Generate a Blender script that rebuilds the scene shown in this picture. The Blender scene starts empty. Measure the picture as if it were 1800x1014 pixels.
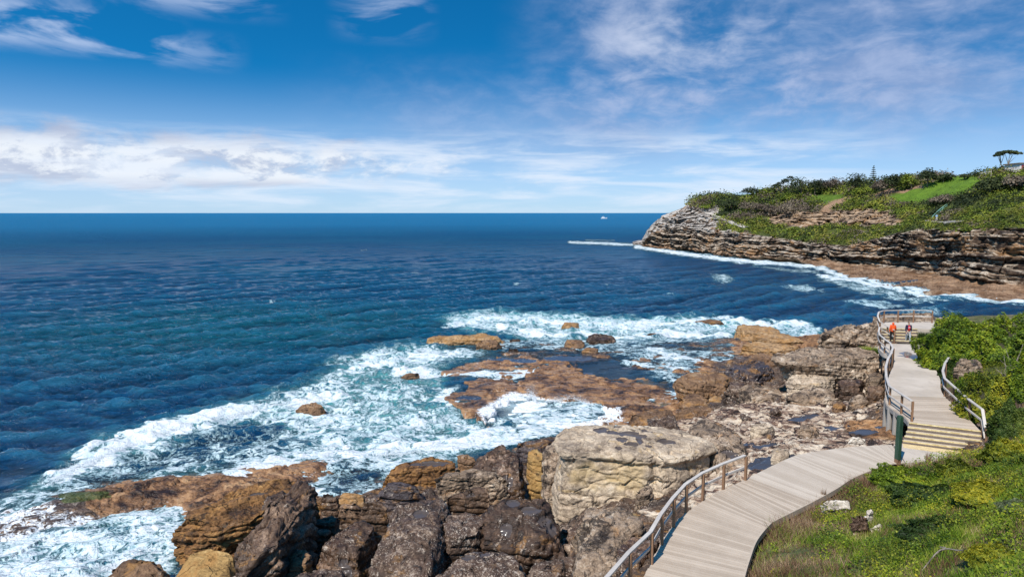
import bpy, bmesh, math, random
import numpy as np
from mathutils import Vector, Matrix
R = math.radians
C = bpy.context.scene.collection
SC = bpy.context.scene

# ------------------------------------------------------------------ camera
CAM_H = 16.5
FPX = 1200.0                      # focal length in pixels of the 1800 px wide photograph
PITCH = math.atan(133.0 / FPX)
cam_d = bpy.data.cameras.new('camera'); cam = bpy.data.objects.new('camera', cam_d); C.objects.link(cam)
cam.location = (0, 0, CAM_H); cam.rotation_euler = (math.pi / 2 - PITCH, 0, 0)
cam_d.sensor_width = 36.0; cam_d.lens = 36.0 * FPX / 1800.0
cam_d.clip_start = 0.1; cam_d.clip_end = 60000
SC.camera = cam

# ------------------------------------------------------------------ node helper
class NT:
    def __init__(s, nt): s.nt = nt; s.L = nt.links
    def set(s, sock, v):
        if v is None: return
        if isinstance(v, bpy.types.NodeSocket): s.L.new(v, sock)
        elif isinstance(v, (tuple, list)):
            if len(sock.default_value) == 4 and len(v) == 3: v = (*v, 1)
            sock.default_value = v
        else: sock.default_value = v
    def n(s, t, ins=None, **pr):
        nd = s.nt.nodes.new(t)
        for k, v in pr.items(): setattr(nd, k, v)
        for k, v in (ins or {}).items(): s.set(nd.inputs[k], v)
        return nd
    def m(s, op, a, b=None, c=None, clamp=False):
        nd = s.nt.nodes.new('ShaderNodeMath'); nd.operation = op; nd.use_clamp = clamp
        s.set(nd.inputs[0], a)
        if b is not None: s.set(nd.inputs[1], b)
        if c is not None: s.set(nd.inputs[2], c)
        return nd.outputs[0]
    def vm(s, op, a, b=None):
        nd = s.nt.nodes.new('ShaderNodeVectorMath'); nd.operation = op
        s.set(nd.inputs[0], a)
        if b is not None: s.set(nd.inputs['Scale' if op == 'SCALE' else 1], b)
        return nd.outputs[0]
    def ss(s, v, lo, hi, a=0.0, b=1.0):
        nd = s.nt.nodes.new('ShaderNodeMapRange'); nd.interpolation_type = 'SMOOTHSTEP'
        for i, x in enumerate((v, lo, hi, a, b)): s.set(nd.inputs[i], x)
        return nd.outputs[0]
    def mix(s, f, a, b, bt='MIX'):
        nd = s.nt.nodes.new('ShaderNodeMix'); nd.data_type = 'RGBA'; nd.blend_type = bt
        s.set(nd.inputs[0], f); s.set(nd.inputs[6], a); s.set(nd.inputs[7], b)
        return nd.outputs[2]
    def noise(s, vec, scale, det=4, rough=0.55, dist=0.0, out=0):
        nd = s.nt.nodes.new('ShaderNodeTexNoise')
        s.set(nd.inputs['Vector'], vec); s.set(nd.inputs['Scale'], scale)
        nd.inputs['Detail'].default_value = det; nd.inputs['Roughness'].default_value = rough
        nd.inputs['Distortion'].default_value = dist
        return nd.outputs[out]
    def voro(s, vec, scale, feat='F1', out='Distance', rnd=1.0):
        nd = s.nt.nodes.new('ShaderNodeTexVoronoi'); nd.feature = feat
        s.set(nd.inputs['Vector'], vec); s.set(nd.inputs['Scale'], scale)
        nd.inputs['Randomness'].default_value = rnd
        return nd.outputs[out]
    def scl(s, vec, xyz, off=(0, 0, 0)):
        nd = s.nt.nodes.new('ShaderNodeMapping'); s.set(nd.inputs[0], vec)
        nd.inputs['Scale'].default_value = xyz; nd.inputs['Location'].default_value = off
        return nd.outputs[0]
    def ramp(s, f, stops, interp='LINEAR'):
        nd = s.nt.nodes.new('ShaderNodeValToRGB'); cr = nd.color_ramp; cr.interpolation = interp
        while len(cr.elements) < len(stops): cr.elements.new(0.5)
        for e, (p, c) in zip(cr.elements, stops): e.position = p; e.color = (*c, 1) if len(c) == 3 else c
        s.set(nd.inputs[0], f); return nd.outputs[0]
    def bump(s, h, strength, dist, normal=None):
        nd = s.nt.nodes.new('ShaderNodeBump')
        nd.inputs['Strength'].default_value = strength; nd.inputs['Distance'].default_value = dist
        s.set(nd.inputs['Height'], h)
        if normal is not None: s.set(nd.inputs['Normal'], normal)
        return nd.outputs[0]
    def attr(s, name, out=2):
        nd = s.nt.nodes.new('ShaderNodeAttribute'); nd.attribute_name = name
        return nd.outputs[out]

def material(name):
    m = bpy.data.materials.new(name); m.use_nodes = True
    nt = m.node_tree; nt.nodes.clear()
    T = NT(nt); out = nt.nodes.new('ShaderNodeOutputMaterial')
    b = nt.nodes.new('ShaderNodeBsdfPrincipled'); nt.links.new(b.outputs[0], out.inputs[0])
    return m, T, b, out

# ------------------------------------------------------------------ sky, clouds and sun
SUN_EL, SUN_AZ = 50.0, 215.0      # azimuth clockwise from +Y: behind the camera, to its left
world = bpy.data.worlds.new('World'); SC.world = world; world.use_nodes = True
wt = world.node_tree; wt.nodes.clear(); T = NT(wt)
gen = T.n('ShaderNodeTexCoord').outputs['Generated']
sx, sy, sz = T.n('ShaderNodeSeparateXYZ', {0: gen}).outputs[:]
el = T.m('MULTIPLY', T.m('ARCSINE', sz), 57.2958)
az = T.m('MULTIPLY', T.m('ARCTAN2', sx, sy), 57.2958)
lift = T.n('ShaderNodeCombineXYZ', {0: sx, 1: sy, 2: T.m('MULTIPLY_ADD', T.m('MAXIMUM', sz, 0.0), 2.6, 0.02)}).outputs[0]
lift = T.vm('NORMALIZE', lift)
sky = T.n('ShaderNodeTexSky', {}, sky_type='NISHITA', sun_disc=False, sun_elevation=R(SUN_EL),
          sun_rotation=R(SUN_AZ), altitude=0, air_density=1.0, dust_density=0.35, ozone_density=3.0)
wt.links.new(lift, sky.inputs[0])
skyc = T.n('ShaderNodeHueSaturation', {'Hue': 0.492, 'Saturation': 1.32, 'Value': 1.0, 'Color': sky.outputs[0]}).outputs[0]
skyc = T.mix(1.0, skyc, (0.25, 1.40, 1.62), 'MULTIPLY')
azel = T.n('ShaderNodeCombineXYZ', {0: az, 1: el, 2: 0.0}).outputs[0]
def box(a0, a1, fa, e0, e1, fe):     # soft patch of sky between two azimuths and two elevations
    p = T.m('MULTIPLY', T.ss(az, a0 - fa, a0 + fa), T.ss(az, a1 - fa, a1 + fa, 1.0, 0.0))
    q = T.m('MULTIPLY', T.ss(el, e0 - fe, e0 + fe), T.ss(el, e1 - fe, e1 + fe, 1.0, 0.0))
    return T.m('MULTIPLY', p, q)
col = skyc
# pale air towards the horizon
col = T.mix(T.ss(el, 11.5, -0.5, 0.0, 0.88), col, (5.7, 6.9, 9.1))
# high broken veil over the right half
n1 = T.noise(T.scl(azel, (0.055, 0.12, 1), (3.1, 1.7, 0)), 1.0, 7, 0.6, 0.6)
n1b = T.noise(T.scl(azel, (0.3, 0.65, 1), (9.1, 4.7, 0)), 1.0, 5, 0.6, 0.3)
n1 = T.m('MULTIPLY_ADD', n1b, 0.35, T.m('MULTIPLY', n1, 0.75))
veil = T.m('MULTIPLY', T.ss(n1, 0.30, 0.76), T.m('ADD', box(4, 60, 6, 6, 40, 3.5), T.m('MULTIPLY', box(-12, 30, 8, 5, 11, 2.5), 0.5)), clamp=True)
vc = T.mix(T.ss(n1b, 0.35, 0.7), (3.0, 4.0, 6.5), (4.8, 5.6, 7.9))
col = T.mix(T.m('MULTIPLY', veil, 0.74), col, vc)
bright = T.m('MULTIPLY', box(8, 19, 5, 11.0, 15.5, 2.5), T.ss(n1, 0.42, 0.70))
col = T.mix(T.m('MULTIPLY', bright, 0.6), col, (7.8, 8.4, 9.8))
# wisps at upper left
n2 = T.noise(T.scl(azel, (0.13, 0.42, 1), (5.3, 2.2, 0)), 1.0, 6, 0.55, 0.5)
wmask = T.m('ADD', box(-45, -26.5, 2.5, 11.2, 13.6, 1.0), T.m('MULTIPLY', box(-36, -20, 3, 14.6, 16.6, 0.9), 0.65), clamp=True)
wmask = T.m('ADD', wmask, T.m('MULTIPLY', box(-28, -22, 2, 10.8, 12.6, 0.9), 0.35), clamp=True)
wmask = T.m('ADD', wmask, T.m('MULTIPLY', box(-13, -7.5, 2, 14.0, 18.0, 1.2), 0.5), clamp=True)
wisp = T.m('MULTIPLY', T.ss(n2, 0.40, 0.60), wmask)
col = T.mix(T.m('MULTIPLY', wisp, 0.75), col, (6.9, 7.9, 10.2))
# band of cumulus above the horizon, strongest at the left
n3 = T.noise(T.scl(azel, (0.20, 0.44, 1), (1.3, 7.7, 0)), 1.0, 9, 0.62, 0.3)
n3u = T.noise(T.scl(azel, (0.20, 0.44, 1), (1.22, 7.98, 0)), 1.0, 9, 0.62, 0.3)
fadeR = T.m('ADD', T.ss(az, -24.0, -10.0, 0.55, 0.0), T.ss(az, 24.0, -22.0, 0.0, 0.74))
env = T.m('MULTIPLY', T.ss(el, 1.0, 2.6), T.ss(el, 4.4, 7.8, 1.0, 0.0))
thr = T.m('MULTIPLY_ADD', T.m('MULTIPLY', fadeR, env), -0.36, 0.66)
cum = T.ss(T.m('SUBTRACT', n3, thr), 0.0, 0.30)
shade = T.ss(T.m('SUBTRACT', n3u, n3), -0.06, 0.08)     # cloud body above a point: its underside
greyup = T.m('MULTIPLY', T.ss(el, 4.3, 6.0), 0.9)
greydn = T.ss(el, 2.9, 1.9, 0.0, 0.75)
shade = T.m('MAXIMUM', T.m('MULTIPLY', shade, 0.75), T.m('MAXIMUM', greyup, greydn))
cc = T.mix(shade, (9.4, 9.7, 10.1), (3.9, 4.6, 6.5))
col = T.mix(T.m('MULTIPLY', cum, 0.88), col, cc)
n4 = T.noise(T.scl(azel, (0.10, 0.75, 1), (4.3, 0.7, 0)), 1.0, 6, 0.6, 0.4)
str4 = T.m('MULTIPLY', T.ss(n4, 0.38, 0.68), box(-45, 26, 8, 0.3, 6.0, 1.2))
col = T.mix(T.m('MULTIPLY', str4, 0.75), col, (8.2, 9.0, 10.2))
bg = T.n('ShaderNodeBackground', {'Color': col, 'Strength': 0.09})
wo = T.n('ShaderNodeOutputWorld'); wt.links.new(bg.outputs[0], wo.inputs[0])

sun_d = bpy.data.lights.new('sun', 'SUN'); sun = bpy.data.objects.new('sun', sun_d); C.objects.link(sun)
sun_d.energy = 5.0; sun_d.angle = R(0.5); sun_d.color = (1.0, 0.94, 0.86)
_sd = Vector((math.sin(R(SUN_AZ)) * math.cos(R(SUN_EL)), math.cos(R(SUN_AZ)) * math.cos(R(SUN_EL)), math.sin(R(SUN_EL))))
sun.rotation_euler = _sd.to_track_quat('Z', 'Y').to_euler(); sun.location = (0, 0, 60)
SC.view_settings.view_transform = 'Standard'; SC.view_settings.look = 'None'
SC.view_settings.gamma = 1.0; SC.view_settings.exposure = 0.14
SC.render.engine = 'CYCLES'
SC.cycles.max_bounces = 6; SC.cycles.diffuse_bounces = 3; SC.cycles.transparent_max_bounces = 8

# ------------------------------------------------------------------ maths helpers
ct, st = math.cos(PITCH), math.sin(PITCH)
def W(px, py, z):                  # world point at height z seen at a place of the photograph
    a = (px - 900.0) / FPX; b = -(py - 507.0) / FPX
    dy = ct + b * st; dz = -st + b * ct
    t = (z - CAM_H) / dz
    return Vector((a * t, dy * t, z))
def WY(px, py, Y):                 # world point at forward distance Y
    a = (px - 900.0) / FPX; b = -(py - 507.0) / FPX
    dy = ct + b * st; dz = -st + b * ct
    t = Y / dy
    return Vector((a * t, Y, CAM_H + dz * t))
def proj(x, y, z):                 # the inverse, for arrays
    dz = z - CAM_H
    f = y * ct - dz * st; u = y * st + dz * ct
    return 900 + FPX * x / f, 507 - FPX * u / f
def smooth(a, lo, hi):
    t = np.clip((a - lo) / (hi - lo), 0, 1); return t * t * (3 - 2 * t)

_rs = np.random.RandomState(7)
_perm = _rs.permutation(4096).astype(np.int64)
_g = _rs.normal(size=(4096, 3)); _g /= np.linalg.norm(_g, axis=1)[:, None]
def _h(i, j, k): return _perm[(_perm[(_perm[i & 4095] + j) & 4095] + k) & 4095]
def perlin(P):
    P = np.asarray(P, dtype=np.float64)
    i = np.floor(P).astype(np.int64); f = P - i
    u = f * f * f * (f * (f * 6 - 15) + 10)
    r = 0
    for dx in (0, 1):
        wx = u[:, 0] if dx else 1 - u[:, 0]
        for dy in (0, 1):
            wy = wx * (u[:, 1] if dy else 1 - u[:, 1])
            for dz in (0, 1):
                g = _g[_h(i[:, 0] + dx, i[:, 1] + dy, i[:, 2] + dz)]
                d = g[:, 0] * (f[:, 0] - dx) + g[:, 1] * (f[:, 1] - dy) + g[:, 2] * (f[:, 2] - dz)
                r = r + wy * (u[:, 2] if dz else 1 - u[:, 2]) * d
    return r * 1.5
def fbm(P, octv=4, gain=0.5, lac=2.03):
    a, s, t = 1.0, 0.0, 0.0; P = np.array(P, dtype=np.float64)
    for k in range(octv):
        s = s + a * perlin(P + 17.3 * k); t += a; a *= gain; P = P * lac
    return s / t * 1.6
def worley(P, seed=0):             # F1, F2 and a random number per cell
    i = np.floor(P).astype(np.int64); n = len(P)
    f1 = np.full(n, 9.0); f2 = np.full(n, 9.0); cid = np.zeros(n)
    for dx in (-1, 0, 1):
        for dy in (-1, 0, 1):
            for dz in (-1, 0, 1):
                h = _h(i[:, 0] + dx + seed, i[:, 1] + dy, i[:, 2] + dz)
                q = np.stack([i[:, 0] + dx, i[:, 1] + dy, i[:, 2] + dz], 1) + 0.5 + _g[h] * 0.42
                d = np.linalg.norm(P - q, axis=1)
                c = d < f1
                f2 = np.where(c, f1, np.minimum(f2, d)); cid = np.where(c, (h * 37 % 1009) / 1009.0, cid); f1 = np.where(c, d, f1)
    return f1, f2, cid
def sdpoly(x, y, poly, sx=1.0, sy=1.0):   # signed distance, positive inside
    p = np.array(poly, float) * (sx, sy); x = x * sx; y = y * sy
    d = np.full(x.shape, 1e18); ins = np.zeros(x.shape, bool)
    for k in range(len(p)):
        a, b = p[k], p[(k + 1) % len(p)]; e = b - a
        t = np.clip(((x - a[0]) * e[0] + (y - a[1]) * e[1]) / max(e @ e, 1e-9), 0, 1)
        d = np.minimum(d, (x - a[0] - t * e[0]) ** 2 + (y - a[1] - t * e[1]) ** 2)
        if a[1] != b[1]:
            c = ((a[1] > y) != (b[1] > y)) & (x < (b[0] - a[0]) * (y - a[1]) / (b[1] - a[1]) + a[0]); ins ^= c
    d = np.sqrt(d); return np.where(ins, d, -d)
def sdline(x, y, pts, sx=1.0, sy=1.0):
    p = np.array(pts, float) * (sx, sy); x = x * sx; y = y * sy; d = np.full(x.shape, 1e18)
    for a, b in zip(p[:-1], p[1:]):
        e = b - a; t = np.clip(((x - a[0]) * e[0] + (y - a[1]) * e[1]) / max(e @ e, 1e-9), 0, 1)
        d = np.minimum(d, (x - a[0] - t * e[0]) ** 2 + (y - a[1] - t * e[1]) ** 2)
    return np.sqrt(d)
def catmull(pts, n):               # n samples per segment of a smooth curve through pts
    P = [np.array(p, float) for p in pts]; P = [2 * P[0] - P[1]] + P + [2 * P[-1] - P[-2]]
    out = []
    for i in range(1, len(P) - 2):
        for k in range(n):
            t = k / n
            out.append(0.5 * (2 * P[i] + (P[i + 1] - P[i - 1]) * t + (2 * P[i - 1] - 5 * P[i] + 4 * P[i + 1] - P[i + 2]) * t * t
                              + (3 * P[i] - 3 * P[i + 1] + P[i + 2] - P[i - 1]) * t ** 3))
    out.append(P[-2]); return np.array(out)

# ------------------------------------------------------------------ object helpers
def mesh_np(name, V, F, mat=None, attrs=None, smoothf=True, mats=None, midx=None):
    V = np.ascontiguousarray(V, dtype=np.float32); F = np.ascontiguousarray(F, dtype=np.int32)
    me = bpy.data.meshes.new(name); k = F.shape[1]
    me.vertices.add(len(V)); me.vertices.foreach_set('co', V.ravel())
    me.loops.add(F.size); me.loops.foreach_set('vertex_index', F.ravel())
    me.polygons.add(len(F)); me.polygons.foreach_set('loop_start', np.arange(0, F.size, k, dtype=np.int32))
    me.polygons.foreach_set('use_smooth', np.full(len(F), smoothf))
    for m in (mats or ([mat] if mat else [])): me.materials.append(m)
    if midx is not None: me.polygons.foreach_set('material_index', np.asarray(midx, dtype=np.int32))
    for an, av in (attrs or {}).items():
        a = me.attributes.new(an, 'FLOAT', 'POINT'); a.data.foreach_set('value', np.ascontiguousarray(av, dtype=np.float32))
    me.update(calc_edges=True); me.validate()
    return me
def tag(o, label=None, cat=None, group=None, kind=None):
    if label: o['label'] = label
    if cat: o['category'] = cat
    if group: o['group'] = group
    if kind: o['kind'] = kind
    return o
def link(name, me, parent=None, loc=None):
    o = bpy.data.objects.new(name, me); C.objects.link(o)
    if loc is not None: o.location = loc
    if parent is not None:
        o.parent = parent
        if loc is None and me is not None: o.location = [-c for c in parent.location]   # mesh was written in world coordinates
    return o
def empty(name, loc, label, cat, group=None):
    o = bpy.data.objects.new(name, None); C.objects.link(o); o.location = loc
    o.empty_display_size = 0.2
    return tag(o, label, cat, group)
def gridfaces(nr, nc, wrap=False):
    r = np.arange(nr - 1)[:, None]; c = np.arange(nc if wrap else nc - 1)[None, :]
    a = r * nc + c; b = r * nc + (c + 1) % nc
    return np.stack([a, b, b + nc, a + nc], -1).reshape(-1, 4)
class MB:                            # collects simple shapes, all in world coordinates, for ONE mesh
    def __init__(s): s.V = []; s.F = []; s.n = 0
    def add(s, V, F):
        s.V.append(np.asarray(V, float)); s.F += [tuple(i + s.n for i in f) for f in F]; s.n += len(V)
    def prism(s, quad_bottom, quad_top):
        n = len(quad_bottom)
        s.add(list(quad_bottom) + list(quad_top), [tuple(range(n))[::-1], tuple(range(n, 2 * n))] + [(i, (i + 1) % n, n + (i + 1) % n, n + i) for i in range(n)])
    def boxd(s, c, ax, ay, az):      # centre and three half axes
        c, ax, ay, az = (np.array(v, float) for v in (c, ax, ay, az))
        b = [c - ax - ay - az, c + ax - ay - az, c + ax + ay - az, c - ax + ay - az]
        s.prism(b, [v + 2 * az for v in b])
    def bar(s, a, b, w, h, up=(0, 0, 1)):
        a, b, up = (np.array(v, float) for v in (a, b, up)); d = b - a; L = np.linalg.norm(d); d = d / L
        if abs(d @ up) > 0.98: up = np.array((0, 1.0, 0))
        x = np.cross(d, up); x /= np.linalg.norm(x); u = np.cross(x, d)
        s.boxd((a + b) / 2, x * w / 2, d * L / 2, u * h / 2)
    def sweep(s, pts, w, h):         # rectangular section along a curve
        pts = np.array(pts, float); n = len(pts)
        t = np.gradient(pts, axis=0); t /= np.linalg.norm(t, axis=1)[:, None]
        x = np.cross(t, (0, 0, 1.0)); x /= np.linalg.norm(x, axis=1)[:, None]; u = np.cross(x, t)
        V = np.concatenate([np.stack([pts + x * w / 2 * a + u * h / 2 * b for a, b in ((-1, -1), (1, -1), (1, 1), (-1, 1))], 1).reshape(-1, 3)])
        F = [tuple(4 * i + k for k in (0, 1, 2, 3)) for i in (0,)] + [tuple(4 * (n - 1) + k for k in (3, 2, 1, 0))]
        for i in range(n - 1):
            for k in range(4):
                F.append((4 * i + k, 4 * i + (k + 1) % 4, 4 * i + 4 + (k + 1) % 4, 4 * i + 4 + k))
        s.add(V, F)
    def tube(s, pts, rad, k=8):
        pts = np.array(pts, float); n = len(pts); rad = np.broadcast_to(rad, n)
        t = np.gradient(pts, axis=0); t /= np.linalg.norm(t, axis=1)[:, None] + 1e-9
        ref = np.where(np.abs(t[:, 2:3]) > 0.9, np.array([[1.0, 0, 0]]), np.array([[0, 0, 1.0]]))
        x = np.cross(t, ref); x /= np.linalg.norm(x, axis=1)[:, None]; u = np.cross(x, t)
        an = np.arange(k) * 2 * math.pi / k
        V = (pts[:, None] + rad[:, None, None] * (np.cos(an)[None, :, None] * x[:, None] + np.sin(an)[None, :, None] * u[:, None])).reshape(-1, 3)
        F = [tuple(range(k))[::-1], tuple(range(k * (n - 1), k * n))]
        for i in range(n - 1):
            for j in range(k): F.append((i * k + j, i * k + (j + 1) % k, (i + 1) * k + (j + 1) % k, (i + 1) * k + j))
        s.add(V, F)
    def mesh(s, name, mat, smoothf=False, bevel=0):
        me = bpy.data.meshes.new(name); me.from_pydata([tuple(v) for v in np.concatenate(s.V)], [], s.F)
        bm = bmesh.new(); bm.from_mesh(me); bmesh.ops.recalc_face_normals(bm, faces=bm.faces)
        if bevel: bmesh.ops.bevel(bm, geom=list(bm.edges), offset=bevel, segments=1, affect='EDGES')
        for f in bm.faces: f.smooth = smoothf
        bm.to_mesh(me); bm.free(); me.materials.append(mat); return me
    def build(s, name, mat, parent=None, smoothf=False, bevel=0): return link(name, s.mesh(name, mat, smoothf, bevel), parent)
# ------------------------------------------------------------------ materials
def rock_nodes(T, P, cd, cm, cl, lichen=0.3, stain=0.5, ochre=0.0, oc=(0.42, 0.21, 0.06), bed=0.5, bedz=3.0, sc=1.0, tilt=(0, 0, 0)):
    mp = T.n('ShaderNodeMapping', {0: P}); mp.inputs['Rotation'].default_value = tilt
    Pb = T.scl(mp.outputs[0], (0.35 * sc, 0.35 * sc, bedz * sc))
    big = T.noise(P, 0.55 * sc, 4, 0.6, 0.8)
    med = T.noise(P, 2.6 * sc, 6, 0.68, 0.5)
    fin = T.noise(P, 14.0 * sc, 5, 0.7)
    beds = T.noise(Pb, 1.0, 6, 0.66, 0.6)
    v = T.m('ADD', T.m('MULTIPLY', big, 0.35), T.m('ADD', T.m('MULTIPLY', med, 0.45 - 0.25 * bed), T.m('MULTIPLY', beds, 0.2 + 0.25 * bed)))
    v = T.m('MULTIPLY_ADD', T.m('SUBTRACT', fin, 0.5), 0.32, v)
    c = T.ramp(v, [(0.36, cd), (0.46, tuple(0.45 * a + 0.55 * b for a, b in zip(cd, cm))), (0.53, cm), (0.66, cl)])
    if ochre > 0:
        o = T.ss(T.noise(T.scl(P, (1, 1, 2.2), (5, 2, 8)), 0.8 * sc, 5, 0.65, 0.7), 0.60 - 0.22 * ochre, 0.70 - 0.18 * ochre)
        c = T.mix(T.m('MULTIPLY', o, min(1, 0.5 + ochre * 0.4)), c, T.mix(fin, tuple(x * 0.45 for x in oc), tuple(x * 1.25 for x in oc)))
    if stain > 0:
        s = T.ss(T.noise(T.scl(P, (1, 1, 0.7), (11, 4, 1)), 1.15 * sc, 7, 0.7, 0.9), 0.63 - 0.14 * stain, 0.69 - 0.13 * stain)
        c = T.mix(T.m('MULTIPLY', s, 0.85), c, tuple(x * 0.8 for x in cd))
    if lichen > 0:                     # barnacles and pale lichen crust
        vz = T.voro(T.vm('ADD', P, T.vm('SCALE', T.noise(P, 6.0, 2, out=1), 0.25)), 13.0 * sc)
        msk = T.ss(T.noise(T.scl(P, (1, 1, 1), (3, 9, 2)), 1.4 * sc, 5, 0.7, 0.4), 0.56 - 0.16 * lichen, 0.66 - 0.12 * lichen)
        l = T.m('MULTIPLY', T.ss(T.m('ADD', vz, T.m('MULTIPLY', fin, 0.5)), 0.56, 0.42), msk)
        crust = T.m('MULTIPLY', T.ss(T.noise(T.scl(P, (1, 1, .6), (6, 1, 3)), 5.0 * sc, 7, .78, .6), .555, .60), msk)
        l = T.m('MAXIMUM', T.m('MULTIPLY', l, 0.75), T.m('MULTIPLY', crust, 0.8))
        c = T.mix(T.m('MULTIPLY', l, 0.85), c, (0.58, 0.48, 0.39))
    # joints and bedding cracks
    pw = T.vm('ADD', P, T.vm('SCALE', T.noise(P, 1.5, 4, out=1), 0.5))
    ck = T.voro(T.scl(pw, (0.9 * sc, 0.9 * sc, 1.6 * sc)), 1.0, 'DISTANCE_TO_EDGE')
    ckm = T.m('MULTIPLY', T.ss(ck, 0.0, 0.02, 1.0, 0.0), T.ss(T.noise(P, 0.9, 2), 0.42, 0.55))
    c = T.mix(T.m('MULTIPLY', ckm, 0.6), c, tuple(x * 0.45 for x in cd))
    h = T.m('ADD', T.m('MULTIPLY', med, 0.5), T.m('ADD', T.m('MULTIPLY', beds, 0.55 * bed + 0.15), T.m('MULTIPLY', fin, 0.16)))
    h = T.m('MULTIPLY_ADD', ckm, -0.25, h)
    pits = T.voro(P, 4.5 * sc, 'SMOOTH_F1')
    h = T.m('MULTIPLY_ADD', T.ss(pits, 0.05, 0.45), 0.16, h)
    return c, h, big, fin

def rock_mat(name, cd, cm, cl, rough=0.85, bs=0.9, bd=0.28, wet=0.0, **k):
    m, T, b, _ = material(name)
    P = T.n('ShaderNodeNewGeometry').outputs['Position']
    c, h, big, fin = rock_nodes(T, P, cd, cm, cl, **k)
    pool = T.attr('pool'); pl = T.ss(T.m('MULTIPLY_ADD', T.m('SUBTRACT', fin, 0.5), 0.25, pool), 0.42, 0.56)
    c = T.mix(pl, c, T.mix(fin, (0.045, 0.036, 0.034), (0.13, 0.105, 0.095)))
    och = T.attr('ochre'); c = T.mix(och, c, T.mix(big, (0.40, 0.25, 0.09), (0.62, 0.48, 0.26)))
    r = T.m('MULTIPLY_ADD', big, 0.15, rough - 0.08)
    if wet: r = T.m('SUBTRACT', r, T.m('MULTIPLY', T.ss(T.noise(P, 0.8, 3), 0.45, 0.6), wet))
    r = T.mix(pl, r, (0.22, 0.22, 0.22))
    T.set(b.inputs['Base Color'], c); T.set(b.inputs['Roughness'], r)
    b.inputs['Specular IOR Level'].default_value = 0.35
    T.set(b.inputs['Normal'], T.bump(T.mix(pl, h, (0.3, 0.3, 0.3)), bs, bd))
    return m
M = {}
M['dark'] = rock_mat('dark_rock', (0.012, 0.008, 0.007), (0.078, 0.044, 0.027), (0.34, 0.22, 0.15), lichen=0.4, stain=0.45, ochre=0.08, wet=0.35, rough=0.62, bed=0.3, bs=0.6)
M['speck'] = rock_mat('speckled_rock', (0.013, 0.009, 0.008), (0.095, 0.056, 0.037), (0.50, 0.38, 0.28), lichen=1.0, stain=0.45, ochre=0.05, wet=0.3, rough=0.68, bed=0.3, bs=0.65)
M['grey'] = rock_mat('grey_brown_rock', (0.020, 0.013, 0.010), (0.125, 0.074, 0.045), (0.42, 0.28, 0.185), lichen=0.15, stain=0.45, ochre=0.08, bed=0.8, bedz=2.5, tilt=(0.3, -0.9, 0.5), wet=0.3, rough=0.62, bs=0.55)
M['brown'] = rock_mat('brown_rock', (0.06, 0.033, 0.02), (0.22, 0.125, 0.066), (0.38, 0.25, 0.14), lichen=0.12, stain=0.25, ochre=0.35, bed=0.3, rough=0.7, wet=0.2)
M['orange'] = rock_mat('orange_bedded_rock', (0.03, 0.016, 0.009), (0.25, 0.12, 0.04), (0.52, 0.29, 0.10), lichen=0.0, stain=0.75, ochre=0.3, bed=1.0, bedz=3.6, tilt=(-0.12, 0.12, 0), rough=0.65, wet=0.3)
M['ochre'] = rock_mat('ochre_rock', (0.13, 0.075, 0.025), (0.42, 0.255, 0.09), (0.60, 0.42, 0.19), lichen=0.0, stain=0.15, ochre=0.5, bed=0.3, rough=0.7)
M['pale'] = rock_mat('pale_sandstone', (0.10, 0.072, 0.055), (0.48, 0.375, 0.27), (0.74, 0.64, 0.50), lichen=0.0, stain=0.38, ochre=0.12, oc=(0.55, 0.36, 0.14), bed=0.4, rough=0.9, bs=0.5)
M['palestain'] = rock_mat('stained_pale_sandstone', (0.030, 0.021, 0.018), (0.34, 0.245, 0.17), (0.78, 0.66, 0.52), lichen=0.15, stain=0.75, ochre=0.15, oc=(0.5, 0.27, 0.12), bed=0.8, bedz=2.6, tilt=(0.2, 0.35, 0), rough=0.9, bs=1.0)
M['tan'] = rock_mat('tan_platform_rock', (0.10, 0.055, 0.028), (0.42, 0.26, 0.13), (0.60, 0.42, 0.24), lichen=0.0, stain=0.3, ochre=0.6, bed=0.8, bedz=4.0, rough=0.75, wet=0.2)
M['bluewet'] = rock_mat('wet_purple_rock', (0.02, 0.018, 0.022), (0.07, 0.055, 0.058), (0.17, 0.13, 0.12), lichen=0.1, stain=0.3, ochre=0.3, bed=0.5, rough=0.4, wet=0.25)
M['white'] = rock_mat('white_rock', (0.22, 0.18, 0.15), (0.62, 0.55, 0.47), (0.80, 0.74, 0.66), lichen=0.0, stain=0.15, bed=0.3, rough=0.9, bs=0.6)

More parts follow.
